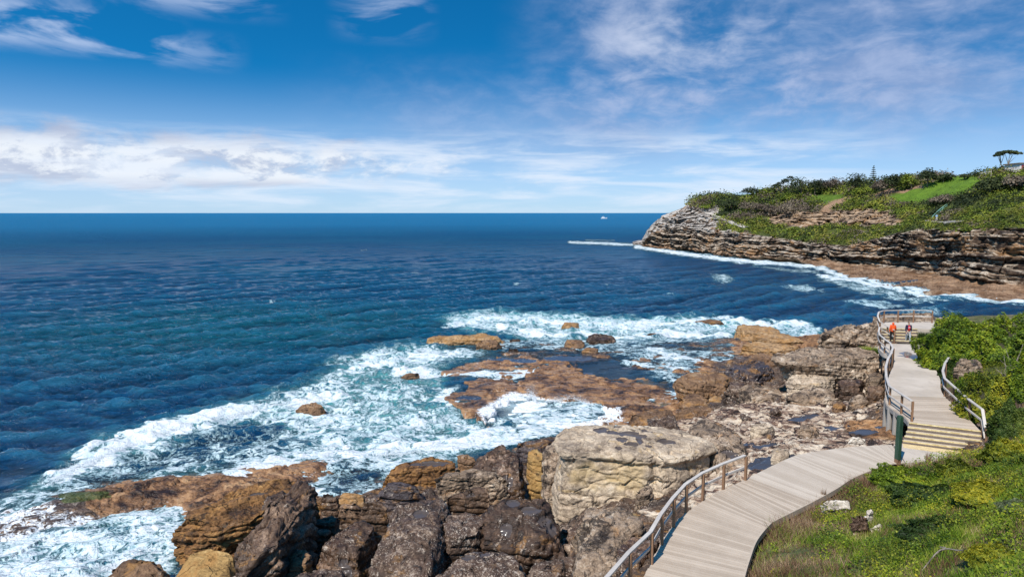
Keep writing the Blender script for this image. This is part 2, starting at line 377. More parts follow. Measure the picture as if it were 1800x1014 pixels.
# the bedrock between the boulders: attributes say how pale, how orange and how wet it is
def bedrock_mat():
    m, T, b, _ = material('bedrock')
    P = T.n('ShaderNodeNewGeometry').outputs['Position']
    pale, oran, wet, pool, green, foam = (T.attr(a) for a in ('pale', 'orange', 'wet', 'pool', 'green', 'foam'))
    c1, h, big, fin = rock_nodes(T, P, (0.020, 0.014, 0.012), (0.09, 0.056, 0.038), (0.32, 0.22, 0.155), lichen=0.6, stain=0.4, ochre=0.3, bed=0.7, bedz=2.6, tilt=(0.15, 0.25, 0))
    mr = T.n('ShaderNodeMapping', {0: P}); mr.inputs['Rotation'].default_value = (0, 0, R(24)); Pq = mr.outputs[0]
    w = T.noise(T.scl(Pq, (0.30, 1.5, 2.4), (2, 2, 2)), 0.95, 8, 0.66, 0.6)
    w2 = T.noise(T.scl(Pq, (0.35, 1.5, 2.6), (7, 1, 2)), 2.6, 6, 0.7, 0.5)
    pc = T.ramp(T.m('MULTIPLY_ADD', T.m('SUBTRACT', w2, 0.5), 0.5, w), [(0.39, (0.025, 0.018, 0.018)), (0.45, (0.17, 0.098, 0.072)), (0.50, (0.42, 0.31, 0.225)), (0.61, (0.70, 0.59, 0.46))])
    oc = T.ramp(T.m('MULTIPLY_ADD', T.m('SUBTRACT', w2, 0.5), 0.5, big), [(0.34, (0.03, 0.017, 0.012)), (0.44, (0.15, 0.075, 0.035)), (0.56, (0.33, 0.175, 0.082)), (0.72, (0.47, 0.30, 0.165))])
    jit = T.m('MULTIPLY', T.m('SUBTRACT', w, 0.5), 1.4)
    c = T.mix(T.ss(T.m('ADD', pale, jit), 0.35, 0.65), c1, pc)
    c = T.mix(T.ss(T.m('MULTIPLY_ADD', jit, 0.5, oran), 0.35, 0.65), c, oc)
    c = T.mix(T.m('MULTIPLY', T.ss(T.m('ADD', green, jit), 0.45, 0.7), 0.8), c, (0.06, 0.085, 0.015))
    hc_ = T.voro(T.scl(T.vm('ADD', P, T.vm('SCALE', T.noise(P, 3.0, 3, out=1), 0.25)), (1, 1, 1.5)), 3.2)
    c = T.mix(T.m('MULTIPLY', T.m('MULTIPLY', T.ss(hc_, 0.30, 0.1), oran), T.ss(w, 0.50, 0.68)), c, (0.045, 0.03, 0.02))
    pl = T.ss(T.m('MULTIPLY_ADD', T.m('SUBTRACT', fin, 0.5), 0.3, pool), 0.42, 0.55)
    c = T.mix(pl, c, T.mix(fin, (0.020, 0.026, 0.038), (0.075, 0.070, 0.078)))
    # thin wash of white water running over the low rock
    fw = T.m('ADD', T.m('MULTIPLY', T.noise(T.scl(P, (1, 1, 0.4)), 2.2, 6, 0.7, 1.2), 0.6), T.m('MULTIPLY', T.m('ABSOLUTE', T.m('SUBTRACT', T.noise(P, 1.7, 5, 0.6, 1.6), 0.5)), -1.6))
    fo = T.ss(T.m('ADD', fw, foam), 0.78, 0.98)
    c = T.mix(fo, c, (0.80, 0.83, 0.85))
    r = T.m('SUBTRACT', 0.82, T.m('MULTIPLY', wet, 0.5))
    r = T.mix(pl, r, (0.10, 0.10, 0.10)); r = T.mix(fo, r, (0.7, 0.7, 0.7))
    T.set(b.inputs['Base Color'], c); T.set(b.inputs['Roughness'], r)
    b.inputs['Specular IOR Level'].default_value = 0.4
    hh = T.m('ADD', T.m('MULTIPLY_ADD', T.ss(hc_, 0.05, 0.5), 0.25, h), T.m('MULTIPLY', w2, T.m('MULTIPLY_ADD', pale, 0.5, 0.2)))
    T.set(b.inputs['Normal'], T.bump(T.mix(pl, hh, (0.5, 0.5, 0.5)), 0.9, 0.25))
    return m

def simple_mat(name, c0, c1, rough=0.8, sc=3.0, bs=0.3, bd=0.02, stretch=(1, 1, 1), metal=0.0, det=5, lo=0.35, hi=0.65, spec=0.4):
    m, T, b, _ = material(name)
    P = T.n('ShaderNodeTexCoord').outputs['Object']
    n = T.noise(T.scl(P, stretch), sc, det, 0.65, 0.3)
    T.set(b.inputs['Base Color'], T.mix(T.ss(n, lo, hi), c0, c1)); b.inputs['Roughness'].default_value = rough
    b.inputs['Metallic'].default_value = metal; b.inputs['Specular IOR Level'].default_value = spec
    if bs: T.set(b.inputs['Normal'], T.bump(n, bs, bd))
    return m
def leaf_mat(name, stops, rough=0.55, sc=0.45, trans=0.25):
    m, T, b, out = material(name)
    g = T.n('ShaderNodeNewGeometry')
    n = T.noise(g.outputs['Position'], sc, 4, 0.6)
    f = T.m('ADD', T.m('MULTIPLY', g.outputs['Random Per Island'], 0.45), T.m('MULTIPLY_ADD', T.m('SUBTRACT', n, 0.5), 1.6, 0.28))
    c = T.ramp(f, stops)
    T.set(b.inputs['Base Color'], c); b.inputs['Roughness'].default_value = rough
    b.inputs['Specular IOR Level'].default_value = 0.25
    tr = T.n('ShaderNodeBsdfTranslucent', {0: T.mix(0.5, c, (0.3, 0.4, 0.02), 'MULTIPLY')})
    T.set(tr.inputs[0], c)
    mx = T.n('ShaderNodeMixShader', {0: trans, 1: b.outputs[0], 2: tr.outputs[0]})
    T.L.new(mx.outputs[0], out.inputs[0])
    return m
M['bedrock'] = bedrock_mat()

# ------------------------------------------------------------------ near shore: bedrock height
ctrl = [  # (px, py, z) seen in the photograph, z judged from the objects standing there
 (-300,700,-3),(0,700,-3),(300,650,-3),(600,600,-3),(800,545,-2.5),(1000,535,-2.5),(1200,540,-2.5),(1400,552,-2.5),(1460,575,-1.5),(1700,540,-2),
 (-300,1000,-1.5),(-100,900,-0.6),(0,850,-1.8),(200,770,-2),(400,700,-2.2),(560,680,-2),(700,640,-1.8),
 (300,800,-1.3),(450,770,-1.2),(350,826,-0.7),(450,810,-0.7),(250,836,-0.6),(560,796,-0.9),(150,846,-0.3),(640,800,-0.7),(560,760,-1.0),(700,740,-1.6),(800,760,-1.4),(700,800,-1.0),(880,760,-0.6),(600,850,-0.5),
 (20,910,0.35),(100,895,0.55),(180,872,0.75),(250,866,0.8),(330,862,0.75),(410,842,0.75),(470,838,0.65),(560,815,0.55),(630,818,0.25),
 (40,945,0.35),(110,930,0.3),(150,915,0.35),(250,900,0.3),(330,900,0.6),(400,870,1.0),(100,985,-1.1),(220,945,-0.9),(280,925,-0.7),(150,1050,-0.8),(250,1010,-0.7),(340,925,0.0),
 (720,690,-1.2),(780,705,-0.5),(830,700,0.1),(870,690,0.12),(830,640,0.1),(900,640,0.12),(960,670,0.2),(1050,660,0.1),(1100,690,0.2),(900,730,0.0),(1000,720,0.05),
 (850,605,-0.1),(950,600,-0.3),(1050,610,0.0),(1150,620,0.05),(1200,600,-0.05),(1250,590,0.1),(1000,580,-0.9),(900,575,-1.4),(1150,640,0.0),(1250,630,0.1),(1180,680,0.0),(1150,710,0.15),
 (950,755,0.0),(1040,735,0.2),(1100,740,0.4),(1290,600,0.3),(1350,590,0.3),(1400,600,0.4),(1420,580,-0.3),(1430,625,1.0),
 (300,1060,0.6),(450,1020,1.0),(600,1040,1.8),(560,940,0.9),(620,900,0.6),(700,880,0.9),(700,1040,2.2),(850,1040,2.8),(850,930,1.9),(800,850,0.9),(900,800,0.3),(950,830,1.0),
 (1000,1040,3.1),(1000,900,2.3),(980,800,0.9),(1080,1010,4.0),(1090,920,3.3),(1150,900,3.4),(1120,755,0.9),(1180,740,1.4),(1200,860,3.5),(1270,850,4.2),(1265,800,3.8),(1230,740,2.1),
 (1330,830,5.0),(1350,780,4.3),(1400,790,5.3),(1330,730,3.1),(1250,715,1.7),(1300,690,2.0),(1200,705,0.8),(1300,650,1.0),(1380,700,3.0),(1440,730,4.0),(1440,775,5.1),
 (1500,780,5.5),(1560,775,5.6),(1530,740,4.8),(1560,715,4.3),(1500,700,3.6),(1560,660,4.0),(1430,650,2.2),(1500,640,3.4),(1400,630,1.5),(1500,605,3.6),(1560,615,5.2),(1450,600,2.2),
 (1540,570,5.0),(1600,565,6.4),(1700,575,6.6),(1800,580,6.5),(1560,550,2.5),(1650,550,3.5),(1620,600,6.3),(1640,680,6.2),(1700,760,6.0),(1750,680,7.2),(1800,700,8.0),
 (1150,1000,4.9),(1250,950,5.1),(1350,900,5.2),(1130,1060,4.9),(1480,850,5.3),(1600,810,5.4)]
cp = np.array([W(*c)[:] for c in ctrl]); cp = np.concatenate([cp, [[-60, 20, -2], [60, 20, 6], [0, 12, 4.5], [20, 12, 7], [-15, 15, 0.5], [90, 60, 5], [90, 100, -2], [-80, 90, -4], [0, 120, -4]]])
def _rbf_fit(p, z):
    d = np.sqrt(((p[:, None] - p[None]) ** 2).sum(-1) + 0.6); n = len(p)
    A = np.zeros((n + 3, n + 3)); A[:n, :n] = d - 0.25 * np.eye(n); A[:n, n] = 1; A[:n, n + 1:] = p; A[n, :n] = 1; A[n + 1:, :n] = p.T
    return np.linalg.solve(A, np.concatenate([z, [0, 0, 0]]))
_w = _rbf_fit(cp[:, :2], cp[:, 2])
def base_h(x, y):
    out = np.zeros(x.shape)
    for i in range(0, x.size, 60000):
        q = np.stack([x[i:i + 60000], y[i:i + 60000]], 1)
        d = np.sqrt(((q[:, None] - cp[None, :, :2]) ** 2).sum(-1) + 0.6)
        out[i:i + 60000] = d @ _w[:-3] + _w[-3] + q @ _w[-2:]
    return out
# areas of the shore given by their outline in the photograph, at height z, as plan polygons
def plan(poly, z): return [tuple(W(a, b, z)[:2]) for a, b in poly]
SHELF_UP = [  # brown slabs of the wave-cut platform that stay above the water, with their height
 (plan([(915,668),(935,652),(950,640),(1000,632),(1045,640),(1048,648),(1030,656),(1075,668),(1150,675),(1175,685),(1140,697),(1110,713),(1085,716),(1050,702),(1000,702),(960,697),(930,687)], 0.5), 0.46),
 (plan([(785,700),(800,690),(818,680),(820,670),(850,664),(900,668),(920,675),(940,690),(900,704),(870,722),(860,747),(840,737),(815,714)], 0.35), 0.34),
 (plan([(778,652),(800,641),(850,632),(945,640),(940,655),(850,662),(800,660)], 0.3), 0.20),
 (plan([(850,640),(860,628),(905,626),(950,634),(945,645),(900,644)], 0.4), 0.36),
 (plan([(950,636),(955,628),(1000,624),(1060,622),(1085,626),(1050,632),(1000,634)], 0.4), 0.45),
 (plan([(1060,712),(1090,702),(1150,700),(1150,722),(1100,740),(1060,735)], 0.3), 0.3),
 (plan([(1075,640),(1110,636),(1130,650),(1140,668),(1100,672),(1080,662)], 0.25), 0.28),
]
POOL_BED = [(1308,770,40,12,4.2),(1348,776,20,6,4.6),(1352,797,34,8,5.2),(1335,810,30,6,5.1),(1395,790,24,4,5.5),(1410,735,26,5,3.7),(1470,742,24,5,4.5),(1430,722,22,6,3.9),(1520,760,26,4,5.2),(1480,757,14,3,5),
            (1552,752,12,3,5.0),(1560,640,8,4,4),(1290,785,14,3,4.6),(1370,775,14,2.5,4.8),(1260,700,12,3,2),(1360,735,18,3,3.6),(1330,670,26,5,1.5),
            (1060,642,60,14,0.2),(1100,654,50,11,0.2),(1000,630,50,5,0.3),(1140,655,30,8,0.2),(880,630,30,3,0.35),(920,633,26,4,0.3),(1030,650,16,3,.5),(825,697,22,4,0.35)]
def ell(x, y, px, py, rx, ry, z):        # plan ellipse whose half sizes are given in pixels
    c = W(px, py, z); a = (W(px + rx, py, z) - c).length; b = (W(px, py - ry, z) - c).length
    return 1 - np.sqrt(((x - c.x) / a) ** 2 + ((y - c.y) / b) ** 2)

dx = 0.105
gx = np.arange(-34, 46, dx); gy = np.arange(11, 88, dx)
X, Y = np.meshgrid(gx, gy); x = X.ravel(); y = Y.ravel()
# the slow part on a coarse grid, then refined
def coarse(fn, step=0.5):
    cx = np.arange(gx[0] - 1, gx[-1] + 1.5, step); cy = np.arange(gy[0] - 1, gy[-1] + 1.5, step)
    A, B = np.meshgrid(cx, cy); v = fn(A.ravel(), B.ravel()).reshape(A.shape)
    u = (x - cx[0]) / step; w = (y - cy[0]) / step; i = np.minimum(u.astype(int), len(cx) - 2); j = np.minimum(w.astype(int), len(cy) - 2); u -= i; w -= j
    return v[j, i] * (1 - u) * (1 - w) + v[j, i + 1] * u * (1 - w) + v[j + 1, i] * (1 - u) * w + v[j + 1, i + 1] * u * w
hb = coarse(base_h)
px_, py_ = proj(x, y, hb)
P2 = np.stack([x, y, np.zeros_like(x)], 1)
hb += fbm(P2 * (0.35, 0.5, 1) + 60, 4) * 0.45 * smooth(hb, -0.9, -0.2) * smooth(-hb, -1.0, -0.5) * smooth(px_, 650, 760)
land = smooth(hb, -0.2, 1.2)
hb -= 0.75 * smooth(sdpoly(px_, py_, [(470,1080),(500,960),(560,905),(700,870),(830,880),(960,800),(985,860),(1010,890),(1010,1080)], 1, 1.8), -20, 40)
for poly, z in SHELF_UP:
    near = (np.abs(x - np.mean([p[0] for p in poly])) < 16) & (np.abs(y - np.mean([p[1] for p in poly])) < 16)
    xx, yy = x[near], y[near]
    jit = fbm(np.stack([xx * 0.7, yy * 0.7, xx * 0 + z], 1), 5) * 1.1
    s = sdpoly(xx, yy, poly) + jit
    hb[near] = np.maximum(hb[near], hb[near] * (1 - smooth(s, -0.15, 0.12)) + z * smooth(s, -0.15, 0.12))
# tilted beds eroded to ledges: terrace the height along a dipping plane
warp = fbm(P2 * 0.22, 4) * 0.9 + fbm(P2 * (0.5, 1.3, 1) + 9, 4) * 0.35
dip = 0.10 * x - 0.06 * y
stepz = 0.40
q = (hb + warp * (0.25 + 0.75 * land) + dip) / stepz; fq = q - np.floor(q)
ter = (np.floor(q) + smooth(fq, 0.55, 0.98)) * stepz - dip - warp * (0.25 + 0.75 * land)
amt = 0.25 + 0.75 * land
h = hb * (1 - amt) + ter * amt
f1, f2, cid = worley(np.stack([x * 0.42 + warp, y * 0.55, 0 * x], 1))
crack = np.exp(-((f2 - f1) / 0.05) ** 2)
h += (cid - 0.5) * 0.30 * amt - crack * 0.28 * amt
f1b, f2b, cidb = worley(np.stack([x * 1.1 + warp * 2, y * 1.9, 0 * x], 1), 31)
h += (cidb - 0.5) * 0.09 * amt - np.exp(-((f2b - f1b) / 0.07) ** 2) * 0.06 * amt
h += fbm(P2 * 1.7, 5, 0.6) * 0.10 * (0.4 + 0.6 * land) + fbm(P2 * 0.5, 3) * 0.18 * land
px_, py_ = proj(x, y, h)
pool = np.zeros_like(x)
for a in POOL_BED:
    e = ell(x, y, *a) + fbm(P2 * 1.1 + a[0], 3) * 0.35
    near = e > -0.6
    e2 = smooth(e, -0.08, 0.10)
    if near.sum():
        lvl = np.median(h[(e > 0.3)]) - 0.06 if (e > 0.3).sum() > 5 else a[4]
        h = np.where(e2 > 0, h * (1 - e2) + np.minimum(lvl, h + 0.25) * e2, h)
        pool = np.maximum(pool, e2)
zone = lambda poly, f=14.0: smooth(sdpoly(px_, py_, poly, 1, 2.2), -f, f)
pale = zone([(1180,742),(1230,725),(1290,712),(1380,690),(1500,690),(1540,720),(1480,760),(1580,775),(1580,800),(1400,830),(1250,900),(1180,880),(1250,820)]) * 0.95
pale = np.maximum(pale, zone([(1370,640),(1560,600),(1560,720),(1380,700)]) * 0.55)
pale = np.maximum(pale, zone([(1520,552),(1700,545),(1700,600),(1500,600)]) * 0.9)
pale = np.maximum(pale, zone([(1120,880),(1170,905),(1160,920),(1100,890)]) * 0.6)
oran = np.maximum(smooth(-h, -1.15, -0.85) * smooth(h, -0.3, 0.1) * smooth(py_, 610, 640) * smooth(-py_, -770, -745) * smooth(-px_, -1300, -1200), zone([(150,850),(300,835),(420,815),(640,800),(640,830),(430,860),(330,920),(200,925),(150,890)], 8))
oran = np.maximum(oran, zone([(1270,560),(1440,565),(1440,630),(1290,625)]))
oran = np.maximum(oran, 0.75 * zone([(1470,738),(1585,735),(1585,775),(1500,770)], 8))
wet = smooth(-h, -1.6, -0.6)
green = zone([(100,865),(190,862),(200,875),(110,885)], 7)
foamr = smooth(-h, -0.66, -0.22) * 0.52 + zone([(380,880),(395,830),(430,828),(440,838),(408,850),(405,875),(375,910),(340,915)], 8) * 0.45
foamr += zone([(0,890),(80,880),(150,900),(180,930),(60,960),(0,960)], 12) * 0.25 + zone([(870,705),(900,690),(950,700),(1000,708),(1090,716),(1090,740),(960,765),(870,760),(840,720)], 12) * 0.46
foamr *= 1 - zone([(915,668),(950,636),(1045,638),(1175,680),(1110,712),(960,695)], 5) * 0.9
foamr *= 1 - 0.8 * zone([(960,625),(1090,622),(1160,665),(1080,668),(960,640)], 6)
V = np.stack([x, y, h], 1)
rock_platform = link('shore_bedrock', mesh_np('shore_bedrock', V, gridfaces(len(gy), len(gx)), M['bedrock'],
     dict(pale=pale, orange=oran, wet=wet, pool=pool, green=green, foam=foamr)))
tag(rock_platform, 'layered sandstone bedrock running from the walkway down into the surf', kind='structure')
HG = h.reshape(X.shape)
def ground(xx, yy):
    xx = np.asarray(xx, float); yy = np.asarray(yy, float)
    i = np.clip(((xx - gx[0]) / dx).astype(int), 0, len(gx) - 1); j = np.clip(((yy - gy[0]) / dx).astype(int), 0, len(gy) - 1)
    return HG[j, i]

# ------------------------------------------------------------------ sea
def sea_mat():
    m, T, b, out = material('sea_water')
    g = T.n('ShaderNodeNewGeometry'); P = g.outputs['Position']
    foam, aer, thin = T.attr('foam'), T.attr('aer'), T.attr('thin')
    big = T.noise(T.scl(P, (0.006, 0.010, 1)), 1.0, 3, 0.5, 0.5)
    mid = T.noise(T.scl(P, (0.035, 0.07, 1)), 1.0, 4, 0.6, 0.3)
    c = T.mix(T.ss(big, 0.38, 0.62), (0.004, 0.046, 0.122), (0.005, 0.068, 0.140))
    c = T.mix(T.m('MULTIPLY', T.ss(mid, 0.42, 0.68), 0.5), c, (0.003, 0.036, 0.095))
    tp = T.n('ShaderNodeCombineXYZ', {0: 0, 1: 0, 2: 0})
    d = T.n('ShaderNodeVectorMath', {0: T.scl(P, (0.022, 0.03, 0), (0.90, -3.0, 0))}, operation='LENGTH').outputs['Value']
    c = T.mix(T.m('MULTIPLY', T.ss(d, 1.3, 0.1), 0.55), c, (0.004, 0.105, 0.12))
    c = T.mix(aer, c, T.mix(mid, (0.03, 0.24, 0.26), (0.16, 0.44, 0.45)))
    rot = T.n('ShaderNodeMapping', {0: P}); rot.inputs['Rotation'].default_value = (0, 0, R(-20)); Pr = rot.outputs[0]
    w1 = T.noise(T.scl(Pr, (0.40, 1.4, 1)), 0.8, 5, 0.62, 0.5)
    w1 = T.m('MULTIPLY', T.m('ABSOLUTE', T.m('SUBTRACT', w1, 0.5)), -2.2)
    w2 = T.noise(T.scl(Pr, (0.7, 1.4, 1)), 3.6, 4, 0.6, 0.4)
    w3 = T.noise(T.scl(Pr, (0.035, 0.10, 1)), 1.0, 5, 0.7, 0.6)
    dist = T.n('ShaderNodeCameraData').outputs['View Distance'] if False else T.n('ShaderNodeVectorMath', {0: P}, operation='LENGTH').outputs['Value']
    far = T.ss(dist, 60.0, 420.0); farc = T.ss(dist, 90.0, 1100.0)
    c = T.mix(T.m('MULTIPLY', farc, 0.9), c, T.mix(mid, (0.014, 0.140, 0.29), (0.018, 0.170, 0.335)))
    hgt = T.m('ADD', T.m('MULTIPLY', w1, 0.85), T.m('ADD', T.m('MULTIPLY', w2, 0.12), T.m('MULTIPLY', w3, T.m('MULTIPLY', far, 8.0))))
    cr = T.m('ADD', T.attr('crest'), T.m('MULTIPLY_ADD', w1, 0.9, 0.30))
    c = T.mix(T.m('MULTIPLY', T.ss(cr, 0.1, 2.0), 0.6), c, (0.018, 0.125, 0.225)); c = T.mix(T.m('MULTIPLY', T.ss(cr, 0.1, -1.3), 0.7), c, (0.001, 0.018, 0.045))  # light through thin crests and dark troughs painted into the colour by height
    # lace of foam
    pf = T.vm('ADD', P, T.vm('SCALE', T.noise(P, 0.45, 4, 0.6, out=1), 1.6))
    r1 = T.m('ABSOLUTE', T.m('SUBTRACT', T.noise(T.scl(pf, (0.9, 1.0, 1)), 0.75, 5, 0.62, 0.8), 0.5))
    r2 = T.m('ABSOLUTE', T.m('SUBTRACT', T.noise(T.scl(pf, (0.9, 1.1, 1), (9, 4, 0)), 2.3, 5, 0.65, 0.6), 0.5))
    n0 = T.noise(pf, 0.5, 6, 0.68)
    pat = T.m('ADD', T.m('MULTIPLY', T.ss(r1, 0.16, 0.0), 0.36), T.m('ADD', T.m('MULTIPLY', T.ss(r2, 0.16, 0.0), 0.30), T.m('MULTIPLY', T.ss(n0, 0.28, 0.72), 0.40)))
    th = T.m('SUBTRACT', 1.02, T.m('MULTIPLY', foam, 1.02))
    fm = T.m('MULTIPLY', T.ss(T.m('SUBTRACT', pat, th), -0.13, 0.23), T.ss(foam, 0.02, 0.15))
    thick = T.ss(T.m('SUBTRACT', pat, th), 0.05, 0.60)
    c = T.mix(fm, c, T.mix(thick, (0.34, 0.53, 0.58), (0.76, 0.80, 0.82)))
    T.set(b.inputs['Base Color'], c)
    T.set(b.inputs['Roughness'], T.m('ADD', T.m('MULTIPLY', fm, 0.55), T.m('MULTIPLY_ADD', far, 0.20, 0.10)))
    b.inputs['IOR'].default_value = 1.33
    T.set(b.inputs['Specular IOR Level'], T.m('MULTIPLY_ADD', fm, -0.30, 0.5))
    hf = T.m('ADD', T.m('MULTIPLY', hgt, T.m('SUBTRACT', 1.0, T.m('MULTIPLY', fm, 0.6))), T.m('MULTIPLY', fm, T.m('MULTIPLY', T.m('ADD', n0, T.m('MULTIPLY', pat, 0.6)), 0.20)))
    T.set(b.inputs['Normal'], T.bump(hf, 1.0, 0.75))
    tr = T.n('ShaderNodeBsdfTransparent', {0: (0.75, 0.85, 0.88)})
    df = T.n('ShaderNodeBsdfDiffuse', {'Color': c}); T.set(df.inputs['Normal'], b.inputs['Normal'].links[0].from_socket)
    sw = T.n('ShaderNodeMixShader', {0: T.m('MULTIPLY', T.ss(dist, 40.0, 500.0), 0.80), 1: b.outputs[0], 2: df.outputs[0]})   # wave faces hide the grazing glare of the far sea
    mx = T.n('ShaderNodeMixShader', {0: T.m('MULTIPLY', thin, T.m('SUBTRACT', 1.0, fm)), 1: sw.outputs[0], 2: tr.outputs[0]})
    T.L.new(mx.outputs[0], out.inputs[0])
    return m
M['sea'] = sea_mat()
na, nr = 1250, 1150
ang = np.linspace(R(-46), R(46), na)
inv = np.linspace(1 / 22.0, 0.0, nr - 1)
rr = np.concatenate([1 / np.maximum(inv, 1 / 45000.0)])
rr = np.unique(rr)[::1]; rr = np.sort(rr); nr = len(rr)
RR, AA = np.meshgrid(rr, ang, indexing='ij'); sxx = (RR * np.sin(AA)).ravel(); syy = (RR * np.cos(AA)).ravel(); rd = RR.ravel()
drr = np.gradient(rr)[:, None].repeat(na, 1).ravel(); cell = np.maximum(drr, rd * 0.0013)
z = np.zeros_like(sxx); rs = np.random.RandomState(3)
P3 = np.stack([sxx, syy, 0 * sxx], 1)
nearm = rd < 900
g1 = np.zeros_like(z); g1[nearm] = fbm(P3[nearm] * 0.03, 3); g2 = np.zeros_like(z); g2[nearm] = fbm(P3[nearm] * 0.11 + 40, 3)
wx = np.zeros_like(z); wx[nearm] = fbm(P3[nearm] * 0.05 + 90, 3) * 3.0
for k in range(46):
    lam = 1.0 * (20 / 1.0) ** ((k / 45.0) ** 1.15) * rs.uniform(0.9, 1.1)
    th = R(112 + rs.normal() * 33); kk = 2 * math.pi / lam; am = 0.0235 * lam ** 0.62
    if lam > 4.5: am *= max(0.30, (4.5 / lam) ** 0.9)
    ph = kk * (sxx * math.cos(th) + syy * math.sin(th)) + rs.uniform(0, 6.28) + wx * kk * 0.35
    w = smooth(lam / cell, 1.6, 4.0) * np.clip(1 + 1.1 * g1 * math.sin(k) + 1.1 * g2 * math.cos(1.7 * k), 0.1, 2.5)
    s = np.sin(ph); z += am * w * (s - 0.30 * np.cos(2 * ph))
z0w = z.copy(); spx, spy = proj(sxx, syy, z * 0)
nz = fbm(P3[nearm] * 0.25, 4); jx = np.zeros_like(z); jx[nearm] = nz
jy = np.zeros_like(z); jy[nearm] = fbm(P3[nearm] * 0.9 + 5, 4)
dn = np.zeros_like(z); aer = np.zeros_like(z)
scale_px = np.clip(2200.0 / np.maximum(rd, 1), 0, 60)     # how many pixels a few metres of raggedness are there
def zn(poly, f, val, ay=0.0, op='max'):
    bx = (spx > min(p[0] for p in poly) - 80) & (spx < max(p[0] for p in poly) + 80) & (spy > min(p[1] for p in poly) - 60) & (spy < max(p[1] for p in poly) + 60) & (rd < 2500)
    if not bx.any(): return
    s = sdpoly(spx[bx], spy[bx], poly, 0.5, 1.0) + (jx[bx] * 0.55 + jy[bx] * 0.35) * scale_px[bx] * 0.55
    k = smooth(s, -f, f)
    if op == 'max': dn[bx] = np.maximum(dn[bx], k * val); aer[bx] = np.maximum(aer[bx], k * ay)
    else: dn[bx] = dn[bx] * (1 - k) + val * k; aer[bx] = aer[bx] * (1 - k) + ay * k
def sl(pts, hw, val, ay=0.0, lift=0.0):
    bx = (spx > min(p[0] for p in pts) - 80) & (spx < max(p[0] for p in pts) + 80) & (spy > min(p[1] for p in pts) - 60) & (spy < max(p[1] for p in pts) + 60) & (rd < 2500)
    if not bx.any(): return
    d = sdline(spx[bx], spy[bx], pts, 0.5, 1.0) - (jx[bx] * 0.5 + jy[bx] * 0.5) * scale_px[bx] * 0.35
    k = smooth(-d, -hw * 1.6, -hw * 0.2)
    dn[bx] = np.maximum(dn[bx], k * val); aer[bx] = np.maximum(aer[bx], k * ay)
    if lift: z[bx] += lift * np.exp(-(sdline(spx[bx], spy[bx], pts, 0.5, 1.0) / (hw * 1.1)) ** 2) * (.75 + .4 * jx[bx])
OUT = [(-200,1060),(-200,930),(0,890),(60,848),(120,808),(200,772),(300,742),(400,712),(520,683),(590,645),(660,622),(712,608),(860,612),(850,630),(790,645),(790,660),(760,675),(780,700),(870,760),(950,765),(1010,735),(1060,735),(1150,720),(1120,765),(980,775),(850,800),(700,850),(680,920),(560,900),(400,900),(330,960),(330,1060)]
zn(OUT, 20, 0.64, 0.75)
zn([(560,640),(640,618),(712,606),(850,612),(830,630),(760,640),(640,655)], 8, 0.62, 0.6)
zn([(590,655),(700,640),(790,662),(780,690),(700,672),(620,680)], 9, 0.42, 0.95, 'set')
zn([(90,868),(200,818),(320,768),(420,748),(540,772),(560,795),(430,808),(300,832),(200,856)], 12, 0.47, 0.05, 'set')
zn([(380,765),(420,742),(500,752),(470,772)], 7, 0.36, 0.0, 'set')
zn([(560,700),(700,680),(800,712),(850,760),(740,775),(640,750),(570,728)], 12, 0.58, 1.0, 'set')
sl([(95,846),(150,818),(215,792),(320,754),(360,742)], 13, 0.99, 0.5, 0.5)
sl([(-60,925),(0,898),(95,846)], 14, 0.66, 0.7, 0.2)
sl([(360,742),(430,727),(520,710),(600,698)], 12, 0.86, 0.5, 0.25)
sl([(120,812),(200,780),(290,750)], 7, 0.9, 0.9, 0.25)
sl([(450,830),(560,800),(660,795),(780,790),(850,775)], 14, 0.93, 0.2, 0.1)
sl([(560,735),(700,750),(820,745)], 8, 0.75, 0.6)
sl([(700,655),(800,655),(860,662),(960,655)], 8, 0.88, 0.2)
sl([(600,655),(700,632),(800,618)], 7, 0.8, 0.5)
zn([(550,830),(640,822),(680,830),(660,880),(590,870),(560,850)], 8, 0.46, 0.0, 'set')
zn([(0,940),(100,905),(150,935),(250,900),(330,955),(280,1060),(-100,1060)], 8, 0.74, 0.55, 'set')
# surf around the outer reef
zn([(775,562),(830,547),(900,549),(1000,552),(1130,560),(1220,556),(1300,562),(1420,570),(1450,585),(1430,600),(1380,600),(1290,590),(1200,592),(1150,600),(1060,600),(960,600),(880,590),(820,580)], 8, 0.62, 0.85)
zn([(860,600),(960,590),(1100,590),(1280,592),(1300,630),(1260,650),(1200,680),(1160,670),(1120,640),(1060,620),(960,618),(880,615)], 8, 0.55, 0.05)
zn([(1190,600),(1280,596),(1290,612),(1230,615),(1120,612)], 4, 0.36, 0.0, 'set')
sl([(790,572),(860,558),(960,566),(1060,573)], 5, 0.85, 0.5, 0.15)
sl([(880,578),(960,590),(1100,592),(1180,590),(1280,588)], 6, 0.88, 0.2)
sl([(1060,575),(1150,571),(1250,562),(1330,568),(1420,574)], 6, 0.86, 0.3, 0.1)
sl([(1140,618),(1220,635),(1300,640)], 7, 0.78, 0.0); sl([(1100,640),(1180,650),(1220,660)], 5, 0.72, 0.0)
sl([(1150,700),(1200,695),(1190,715)], 8, 0.7, 0.1)
zn([(920,700),(1020,705),(1090,715),(1040,750),(960,760),(880,745)], 9, 0.68, 0.15)
zn([(930,735),(1010,738),(1090,742),(1040,770),(940,785),(880,770)], 8, 0.8, 0.2)
zn([(760,690),(800,680),(800,720),(860,760),(800,760)], 8, 0.8, 0.3)
zn([(835,742),(900,748),(960,775),(860,800),(790,785)], 8, 0.78, 0.3)
zn([(1360,568),(1445,575),(1440,600),(1400,598)], 5, 0.66, 0.5)
